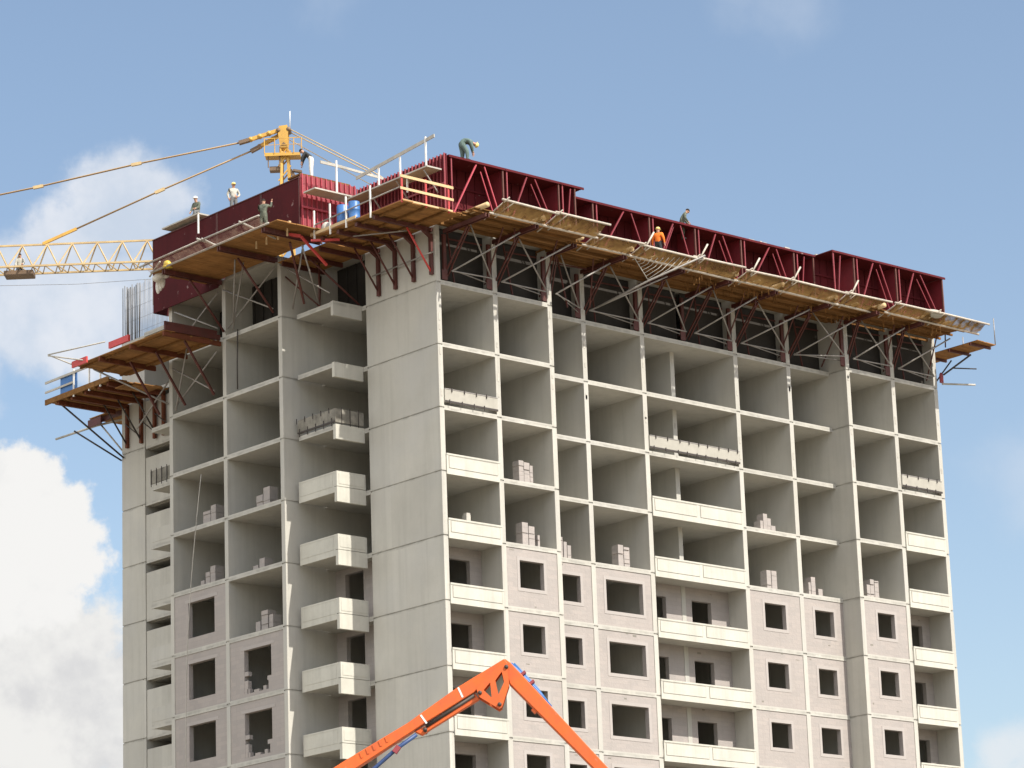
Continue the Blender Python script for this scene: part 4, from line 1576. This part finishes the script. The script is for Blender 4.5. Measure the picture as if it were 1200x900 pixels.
# pendants with their couplings
pend = (([cp(2.5, 19.07, -0.2), cp(8.57, 18.04, -0.1), cp(14.27, 16.92, 0), cp(34.0, 13.45, 0)], ((8.57, 18.04, -0.1), (14.27, 16.92, 0), (20.0, 15.92, 0))),
        ([cp(1.85, 18.70, 0.2), cp(7.25, 16.42, 0.1), cp(12.04, 14.29, 0)], ((7.25, 16.42, 0.1),)))
for pts_, lumps in pend:
    m = MB()
    for s in (-0.045, 0.045):
        m.tube([p + JN * s for p in pts_], 0.036, 6)
    o = m.build('pendant_rod', 'crane_rod', crane)
    m = MB()
    for l in lumps:
        c = cp(*l)
        d = (pts_[1] - pts_[0]).normalized()
        m.bar(c - d * 0.3, c + d * 0.3, 0.16, 0.17)
    m.build('coupling', 'crane_pale', o)
m = MB()
m.bar(cp(12.04, 14.29), cp(14.0, 13.45), 0.14, 0.16)
m.build('pendant_end', 'crane_yellow', crane)
# counter jib
m = MB()
for o in (-0.6, 0.6):
    m.bar(cp(-0.8, 11.9, o), cp(-13.0, 11.9, o), 0.18, 0.3)
for q in range(9):
    m.bar(cp(-1.5 - q * 1.3, 11.9, -0.6), cp(-2.2 - q * 1.3, 11.9, 0.6), 0.08)
m.build('counter_jib', 'crane_yellow', crane)
m = MB()
m.box(0, 0.01, 0, 0.01, 0, 0.01) if False else m.bar(cp(-11.0, 11.2), cp(-13.2, 11.2), 1.3, 1.7)
m.build('counterweight', 'rough_concrete', crane)
m = MB()
for o in (-0.3, 0.3):
    m.tube([cp(-0.35, 19.75, o), cp(-4.76, 17.2, o), cp(-12.0, 12.1, o)], 0.035, 5)
m.tube([cp(-0.3, 19.2, 0), cp(-4.9, 16.3, 0), cp(-9.0, 12.3, 0)], 0.025, 5)
m.build('counter_pendant', 'crane_pale', crane)
m = MB()
m.tube([cp(4, 11.2), cp(12, 10.95), cp(30, 11.3)], 0.014, 4)
m.build('hoist_rope', 'zinc', crane)
m = MB()
m.bar(cp(14.5, 11.55), cp(16.15, 11.55), 0.9, 0.08)
for o in (-0.45, 0.45):
    m.bar(cp(14.5, 11.66, o), cp(16.15, 11.66, o), 0.03, 0.24)
m.bar(cp(14.5, 11.66, -0.45), cp(14.5, 11.66, 0.45), 0.03, 0.24)
m.bar(cp(16.15, 11.66, -0.45), cp(16.15, 11.66, 0.45), 0.03, 0.24)
m.build('trolley_basket', 'crane_brown', crane)
m = MB()
m.bar(cp(1.4, 10.2, -1.1), cp(-0.2, 10.2, -1.1), 1.1, 2.0)
m.build('cab', 'white_paint', crane)

# ------------------------------------------------------------------ orange concrete-pump boom in the foreground
PO = Vector((-36.163, -45.7, 0))
PE, PZ = Vector((0.748, -0.663, 0)).normalized(), Vector((0, 0, 1))
PN = Vector((0.663, 0.748, 0)).normalized()
boom = thing('pump_boom', 'orange folding concrete pump boom, bent at its elbow in front of the tower', 'pump boom', tuple(PO + PE * -12.0 + PZ * GZ))


def P2(x, z, o=0.0):
    return PO + PE * x + PZ * z + PN * o


def taper(mb, prof, o0, o1):
    """outline in the boom plane, extruded from o0 to o1 across it"""
    mb.prism(prof, PO + PN * ((o0 + o1) / 2), PE, PZ, abs(o1 - o0))


m = MB()
taper(m, [(-12.2, -35.35), (-4.80, -30.86), (-4.156, -30.50), (-3.085, -29.90), (-1.744, -29.00), (-0.466, -28.27), (-0.37, -28.42), (-0.72, -28.66), (-1.30, -29.15), (-2.62, -29.92), (-4.35, -30.98), (-12.1, -35.75)], -0.2, 0.2)
m.build('lower_arm', 'pump_orange', boom, 0.02)
m = MB()
taper(m, [(-2.90, -30.12), (-2.70, -30.22), (-2.45, -30.06), (-1.16, -29.32), (-1.25, -29.17), (-2.5, -29.93)], -0.12, 0.12)
m.build('link_rod', 'pump_orange', boom, 0.015)
m = MB()
m.tube([P2(-2.6, -30.0, -0.13), P2(-1.3, -29.22, -0.13)], 0.05, 8)
m.build('cylinder_rod', 'dark_iron', boom)


def elbow(o0, o1):
    mb = MB()
    outer = [(-1.231, -29.05), (-1.174, -29.267), (-0.639, -29.62), (-0.565, -29.567), (-0.355, -28.972), (-0.40, -28.40), (-0.60, -28.46), (-0.95, -28.72)]
    h1 = [(-1.039, -29.10), (-0.862, -28.90), (-0.835, -29.31)]
    h2 = [(-0.722, -28.85), (-0.545, -28.62), (-0.490, -28.90), (-0.650, -29.23)]
    # web pieces left between the two openings and the edge
    pieces = [
        [outer[0], outer[1], h1[2], h1[0]], [outer[0], h1[0], h1[1], outer[7]], [outer[1], outer[2], h1[2]],
        [h1[2], outer[2], h2[3]], [h1[1], h1[2], h2[3], h2[0]], [outer[7], h1[1], h2[0], outer[6]], [outer[6], h2[0], h2[1], outer[5]],
        [outer[5], h2[1], h2[2], outer[4]], [outer[4], h2[2], h2[3], outer[3]], [h2[3], outer[2], outer[3]],
    ]
    for p in pieces:
        taper(mb, p, o0, o1)
    return mb


elbow(-0.235, -0.205).build('elbow_plate', 'pump_orange', boom)
elbow(0.205, 0.235).build('elbow_plate', 'pump_orange', boom)
m = MB()
taper(m, [(-0.455, -28.26), (-0.30, -28.38), (2.116, -31.21), (6.5, -36.4), (6.05, -36.4), (1.76, -31.24), (-0.34, -28.95), (-0.47, -28.55)], -0.17, 0.17)
m.build('upper_arm', 'pump_orange', boom, 0.02)
m = MB()
for (a, b) in (((-1.715, -29.0), (-1.60, -29.27)), ((-2.727, -29.70), (-2.573, -29.93))):
    m.bar(P2(*a, -0.203), P2(*b, -0.203), 0.05, 0.012, up=PN)
m.build('weld_band', 'white_paint', boom)
m = MB()
for (x, z) in ((-0.42, -28.5), (-0.63, -29.5), (-1.14, -29.17), (-2.62, -30.1)):
    m.tube([P2(x, z, -0.27), P2(x, z, 0.27)], 0.055, 12)
m.each('pin', 'dark_iron', boom)
m = MB()
m.tube([P2(-9.5, -34.6, -0.1), P2(-3.976, -31.05, -0.1), P2(-3.389, -30.56, -0.1), P2(-2.85, -30.2, -0.1)], 0.055, 8)
m.build('delivery_pipe', 'hose_blue', boom)
m = MB()
m.tube([P2(-0.30, -28.38, 0.0), P2(-0.14, -28.55, 0.02), P2(0.16, -28.88, 0.02), P2(0.46, -29.23, 0), P2(0.72, -29.58, 0)], 0.05, 8)
m.tube([P2(-0.22, -28.36, 0.12), P2(0.05, -28.66, 0.14), P2(0.36, -29.02, 0.12), P2(0.64, -29.42, 0.1)], 0.035, 7)
m.build('hose', 'blue_paint', boom)
m = MB()
for (x, z) in ((-0.02, -28.68), (0.2, -28.93)):
    m.bar(P2(x - 0.09, z - 0.08, 0.0), P2(x + 0.1, z + 0.06, 0.0), 0.3, 0.07)
m.bar(P2(-3.45, -30.66, -0.1), P2(-3.33, -30.5, -0.1), 0.18, 0.14)
m.build('hose_clamp', 'bright_red_steel', boom)
m = MB()
for q in range(5):
    x = -4.35 + q * 0.17
    z = -30.62 + q * 0.098
    m.bar(P2(x, z - 0.02, -0.21), P2(x + 0.05, z - 0.16, -0.21), 0.05, 0.02, up=PN)
m.bar(P2(0.24, -29.62, -0.02), P2(0.33, -29.72, -0.02), 0.2, 0.1)
m.each('bracket', 'pump_orange', boom)
# root of the boom standing on the ground, below the picture
m = MB()
m.bar(P2(-12.1, GZ, 0), P2(-12.1, -35.3, 0), 0.7, 0.7)
m.bar(P2(-14.0, GZ + 0.3, 0), P2(-8.0, GZ + 0.3, 0), 2.4, 0.6)
m.build('pedestal', 'pump_orange', boom)
m = MB()
m.bar(P2(6.27, -36.4, 0), P2(6.27, GZ + 1.0, 0), 0.22)
m.build('end_hose', 'dark_iron', boom)

# ------------------------------------------------------------------ people


def person(loc, yaw, label, shirt, trousers, helmet, pose, bulk=1.0, group='construction workers'):
    """one continuous body grown over a skeleton; local +X is the way the person faces"""
    J = {
        'pelvis': (0, 0, 0.96), 'waist': (0, 0, 1.10), 'chest': (0.0, 0, 1.30), 'neck': (0.0, 0, 1.47), 'skull': (0.03, 0, 1.56), 'crown': (0.03, 0, 1.70),
        'hip_l': (0, 0.095, 0.92), 'knee_l': (0.03, 0.11, 0.50), 'ankle_l': (0, 0.115, 0.09), 'toe_l': (0.17, 0.13, 0.04),
        'hip_r': (0, -0.095, 0.92), 'knee_r': (0.03, -0.11, 0.50), 'ankle_r': (0, -0.115, 0.09), 'toe_r': (0.17, -0.13, 0.04),
        'sh_l': (0, 0.185, 1.41), 'elbow_l': (-0.02, 0.235, 1.13), 'wrist_l': (0.06, 0.245, 0.88), 'palm_l': (0.09, 0.245, 0.80),
        'sh_r': (0, -0.185, 1.41), 'elbow_r': (-0.02, -0.235, 1.13), 'wrist_r': (0.06, -0.245, 0.88), 'palm_r': (0.09, -0.245, 0.80),
    }
    J.update(pose)
    rad = {'pelvis': 0.17, 'waist': 0.165, 'chest': 0.165, 'neck': 0.07, 'skull': 0.085, 'crown': 0.078, 'hip': 0.125, 'knee': 0.092, 'ankle': 0.068, 'toe': 0.048,
           'sh': 0.082, 'elbow': 0.070, 'wrist': 0.042, 'palm': 0.042}
    E_ = [('pelvis', 'waist'), ('waist', 'chest'), ('chest', 'neck'), ('neck', 'skull'), ('skull', 'crown')]
    for s in 'lr':
        E_ += [('pelvis', 'hip_' + s), ('hip_' + s, 'knee_' + s), ('knee_' + s, 'ankle_' + s), ('ankle_' + s, 'toe_' + s), ('chest', 'sh_' + s), ('sh_' + s, 'elbow_' + s), ('elbow_' + s, 'wrist_' + s), ('wrist_' + s, 'palm_' + s)]
    names = list(J)
    me = bpy.data.meshes.new('person_skeleton')
    me.from_pydata([J[n] for n in names], [(names.index(a), names.index(b)) for a, b in E_], [])
    ob = bpy.data.objects.new('person_skeleton', me)
    col.objects.link(ob)
    sk_ = ob.modifiers.new('skin', 'SKIN')
    lay = me.skin_vertices[0].data
    for i, n in enumerate(names):
        r = rad[n.split('_')[0]] * (bulk if n.split('_')[0] in ('pelvis', 'waist', 'chest', 'hip', 'knee', 'sh') else 1.0)
        lay[i].radius = (r, r * (0.82 if n in ('chest', 'waist', 'pelvis') else 1.0))
        lay[i].use_root = n == 'pelvis'
    sub = ob.modifiers.new('sub', 'SUBSURF')
    sub.levels = sub.render_levels = 1
    dg = bpy.context.evaluated_depsgraph_get()
    ev = ob.evaluated_get(dg)
    tm = ev.to_mesh()
    vs = [v.co.copy() for v in tm.vertices]
    fs = [tuple(p.vertices) for p in tm.polygons]
    ev.to_mesh_clear()
    bpy.data.objects.remove(ob)
    V = {n: Vector(J[n]) for n in names}

    def seg(p, a, b):
        d = b - a
        t = max(0, min(1, (p - a).dot(d) / max(1e-9, d.length_squared)))
        return (p - a - d * t).length
    ski, tro, shi, shoe = 0, 1, 2, 3
    cls = []
    for a, b in E_:
        k = a.split('_')[0], b.split('_')[0]
        if k in (('neck', 'skull'), ('skull', 'crown'), ('wrist', 'palm')):
            c = ski
        elif k in (('hip', 'knee'), ('knee', 'ankle'), ('pelvis', 'hip')):
            c = tro
        elif k == ('ankle', 'toe'):
            c = shoe
        else:
            c = shi
        cls.append((V[a], V[b], c))
    mb = MB()
    mb.smooth = True
    for f in fs:
        c = sum((vs[i] for i in f), Vector()) / len(f)
        mb_i = min(cls, key=lambda q: seg(c, q[0], q[1]))[2]
        mb.mi.append(mb_i)
        mb.sm.append(True)
        mb.f.append(f)
    mb.v = vs
    # face and hands
    up = (V['crown'] - V['skull']).normalized()
    fw = Vector((1, 0, 0)) - up * up.x
    if fw.length < 0.3:
        fw = Vector((0, 0, -1)) - up * -up.z
    fw.normalize()
    lf = up.cross(fw)
    hc = (V['skull'] + V['crown']) / 2
    rot = Matrix((fw, lf, up)).transposed()
    mb.cur = ski
    mb.ell(hc, 0.098, 0.078, 0.118, 12, 8, rot)
    mb.ell(hc + fw * 0.10 - up * 0.012, 0.022, 0.014, 0.026, 8, 5, rot)
    for s in (-1, 1):
        mb.ell(hc + lf * 0.08 * s - up * 0.01, 0.022, 0.010, 0.032, 8, 5, rot)
    mb.cur = 4
    for s in (-1, 1):
        mb.ell(hc + fw * 0.088 + lf * 0.032 * s + up * 0.012, 0.012, 0.014, 0.009, 6, 4, rot)
    mb.ell(hc + fw * 0.088 - up * 0.05, 0.012, 0.026, 0.007, 6, 4, rot)
    mb.cur = ski
    for s in 'lr':
        p, w = V['palm_' + s], V['wrist_' + s]
        d = (p - w).normalized()
        side = d.cross(Vector((0, 1, 0)))
        side = side.normalized() if side.length > 0.1 else Vector((1, 0, 0))
        nrm = d.cross(side).normalized()
        for q, ln in ((-0.028, 0.072), (-0.009, 0.085), (0.010, 0.08), (0.028, 0.062)):
            b0 = p + side * q + d * 0.012
            mb.tube([b0, b0 + d * ln * 0.55 + nrm * 0.006, b0 + d * ln * 0.9 + nrm * 0.03], 0.010, 6, 0.007)
        b0 = p - side * 0.03 - d * 0.03
        mb.tube([b0, b0 - side * 0.03 + d * 0.03, b0 - side * 0.032 + d * 0.062 + nrm * 0.012], 0.012, 6, 0.008)
    M = Matrix.Translation(Vector(loc)) @ Matrix.Rotation(yaw, 4, 'Z')
    mb.v = [M @ Vector(v) for v in mb.v]
    t = thing('person', label, 'person', loc, group)
    mb.build('body', ['skin', trousers, shirt, 'dark_cloth', 'hair'], t)
    h = MB()
    if helmet in ('yellow_helmet', 'white_helmet'):
        h.ell(hc + up * 0.035, 0.135, 0.115, 0.125, 14, 6, rot, zmin=0.0)
        h.ell(hc + up * 0.035 + fw * 0.06, 0.125, 0.11, 0.018, 14, 4, rot)
        nm = 'helmet'
    else:
        h.ell(hc + up * 0.03 - fw * 0.012, 0.108, 0.09, 0.10, 14, 6, rot, zmin=-0.15)
        nm = 'hair'
    h.v = [M @ Vector(v) for v in h.v]
    h.build(nm, helmet, t)
    return t


TOC = math.atan2(-0.75, -0.66)          # yaw that faces the street
kneel = {'pelvis': (0, 0, 0.50), 'waist': (0.02, 0, 0.64), 'chest': (0.05, 0, 0.84), 'neck': (0.07, 0, 1.01), 'skull': (0.10, 0, 1.10), 'crown': (0.11, 0, 1.24),
         'hip_l': (0, 0.1, 0.47), 'knee_l': (0.38, 0.14, 0.45), 'ankle_l': (0.30, 0.13, 0.09), 'toe_l': (0.46, 0.14, 0.04),
         'hip_r': (0, -0.1, 0.47), 'knee_r': (0.30, -0.13, 0.08), 'ankle_r': (-0.08, -0.13, 0.08), 'toe_r': (-0.22, -0.13, 0.05),
         'sh_l': (0.05, 0.185, 0.95), 'elbow_l': (0.14, 0.24, 0.70), 'wrist_l': (0.34, 0.2, 0.58), 'palm_l': (0.42, 0.18, 0.56),
         'sh_r': (0.05, -0.185, 0.95), 'elbow_r': (0.10, -0.24, 0.69), 'wrist_r': (0.26, -0.2, 0.50), 'palm_r': (0.32, -0.18, 0.44)}
person((-2.3, 15.75, 6.67), TOC - 0.6, 'worker in a white helmet crouching at far left behind the grey plank platform', 'camo', 'grey_cloth', 'white_helmet', kneel)
person((-2.25, 12.75, 6.14), TOC + 0.3, 'worker in a yellow helmet and pale shirt standing upright on top of the left shutters', 'light_shirt', 'grey_cloth', 'yellow_helmet',
       {'elbow_l': (-0.06, 0.31, 1.16), 'wrist_l': (0.10, 0.20, 1.02), 'palm_l': (0.15, 0.14, 1.0), 'elbow_r': (-0.04, -0.29, 1.15), 'wrist_r': (0.05, -0.25, 0.93), 'palm_r': (0.07, -0.23, 0.85)})
person((-5.25, 6.35, 3.0), 0.5, 'worker in camouflage raising one arm in front of the dark red left shutter', 'camo', 'camo', 'hair',
       {'elbow_r': (0.18, -0.30, 1.36), 'wrist_r': (0.26, -0.30, 1.62), 'palm_r': (0.28, -0.30, 1.70), 'elbow_l': (0.12, 0.27, 1.20), 'wrist_l': (0.30, 0.22, 1.30), 'palm_l': (0.38, 0.2, 1.33)})
lean = {'waist': (0.06, 0, 1.09), 'chest': (0.22, 0, 1.22), 'neck': (0.36, 0, 1.32), 'skull': (0.43, 0, 1.37), 'crown': (0.52, 0, 1.46),
        'sh_l': (0.28, 0.18, 1.27), 'elbow_l': (0.42, 0.22, 1.03), 'wrist_l': (0.46, 0.2, 0.80), 'palm_l': (0.47, 0.2, 0.72),
        'sh_r': (0.28, -0.18, 1.27), 'elbow_r': (0.42, -0.23, 1.04), 'wrist_r': (0.48, -0.2, 0.80), 'palm_r': (0.50, -0.2, 0.72)}
person((-1.6, 7.3, 6.74), math.atan2(0.75, -0.75), 'worker in a dark top and white trousers leaning over the bright red ribbed shutter', 'dark_cloth', 'white_cloth', 'hair', lean)
m = MB()
m.box(-2.6, 0.4, 6.9, 7.9, 6.64, 6.72)
one(m, 'plank_walkway', 'timber', 'plank walkway behind the bright red ribbed shutter, under the man in white trousers', 'walkway')
bend = {'pelvis': (-0.10, 0, 0.95), 'waist': (0.02, 0, 1.05), 'chest': (0.24, 0, 1.02), 'neck': (0.42, 0, 0.94), 'skull': (0.50, 0, 0.89), 'crown': (0.62, 0, 0.82),
        'hip_l': (-0.10, 0.1, 0.90), 'hip_r': (-0.10, -0.1, 0.90), 'knee_l': (-0.06, 0.13, 0.49), 'ankle_l': (-0.10, 0.14, 0.09), 'toe_l': (0.06, 0.15, 0.04), 'knee_r': (0.16, -0.13, 0.49), 'ankle_r': (0.16, -0.14, 0.09), 'toe_r': (0.32, -0.15, 0.04),
        'sh_l': (0.34, 0.18, 0.98), 'elbow_l': (0.38, 0.2, 0.70), 'wrist_l': (0.42, 0.14, 0.46), 'palm_l': (0.44, 0.13, 0.38),
        'sh_r': (0.34, -0.18, 0.98), 'elbow_r': (0.40, -0.2, 0.70), 'wrist_r': (0.44, -0.14, 0.46), 'palm_r': (0.46, -0.13, 0.38)}
person((1.3, -0.6, 5.91), math.atan2(-0.66, 0.75), 'worker in grey green overalls bending double on the red walkway at the sunny corner', 'green_cloth', 'green_cloth', 'yellow_helmet', bend, bulk=1.3)
person((12.75, -1.62, 2.80), TOC + 2.6, 'worker in an orange vest and yellow helmet on the front deck', 'orange_vest', 'dark_cloth', 'yellow_helmet',
       {'elbow_l': (0.0, 0.30, 1.17), 'wrist_l': (0.05, 0.34, 0.92), 'palm_l': (0.06, 0.35, 0.84), 'elbow_r': (-0.02, -0.31, 1.17), 'wrist_r': (0.02, -0.33, 0.92), 'palm_r': (0.03, -0.34, 0.84)})
stoop = {'waist': (0.03, 0, 1.09), 'chest': (0.12, 0, 1.27), 'neck': (0.22, 0, 1.41), 'skull': (0.29, 0, 1.47), 'crown': (0.36, 0, 1.59),
         'sh_l': (0.16, 0.18, 1.36), 'elbow_l': (0.22, 0.26, 1.09), 'wrist_l': (0.40, 0.22, 0.90), 'palm_l': (0.47, 0.21, 0.85),
         'sh_r': (0.16, -0.18, 1.36), 'elbow_r': (0.12, -0.28, 1.10), 'wrist_r': (0.28, -0.24, 0.90), 'palm_r': (0.34, -0.22, 0.84),
         'knee_l': (0.1, 0.12, 0.5), 'knee_r': (0.02, -0.12, 0.5)}
person((16.75, 0.72, 5.25), math.atan2(-0.5, 0.75), 'dark haired worker stooping behind the top edge of the set-back red shutters', 'camo', 'camo', 'hair', stoop)
m = MB()
m.box(14.2, 20.0, DR + 0.36, DR + 1.2, 5.15, 5.23)
m.box(16.2, 17.4, 0.35, DR + 0.30, 5.15, 5.23) if False else None
one(m, 'plank_walkway', 'timber', 'plank walkway along the inside of the set-back red shutters, behind the stooping man', 'walkway')
sit = dict(kneel)
c = cp(15.3, 11.6, 0)
person(tuple(c), TOC, 'crane hand crouching in the trolley basket on the yellow jib at the left edge', 'light_shirt', 'dark_cloth', 'hair', sit)
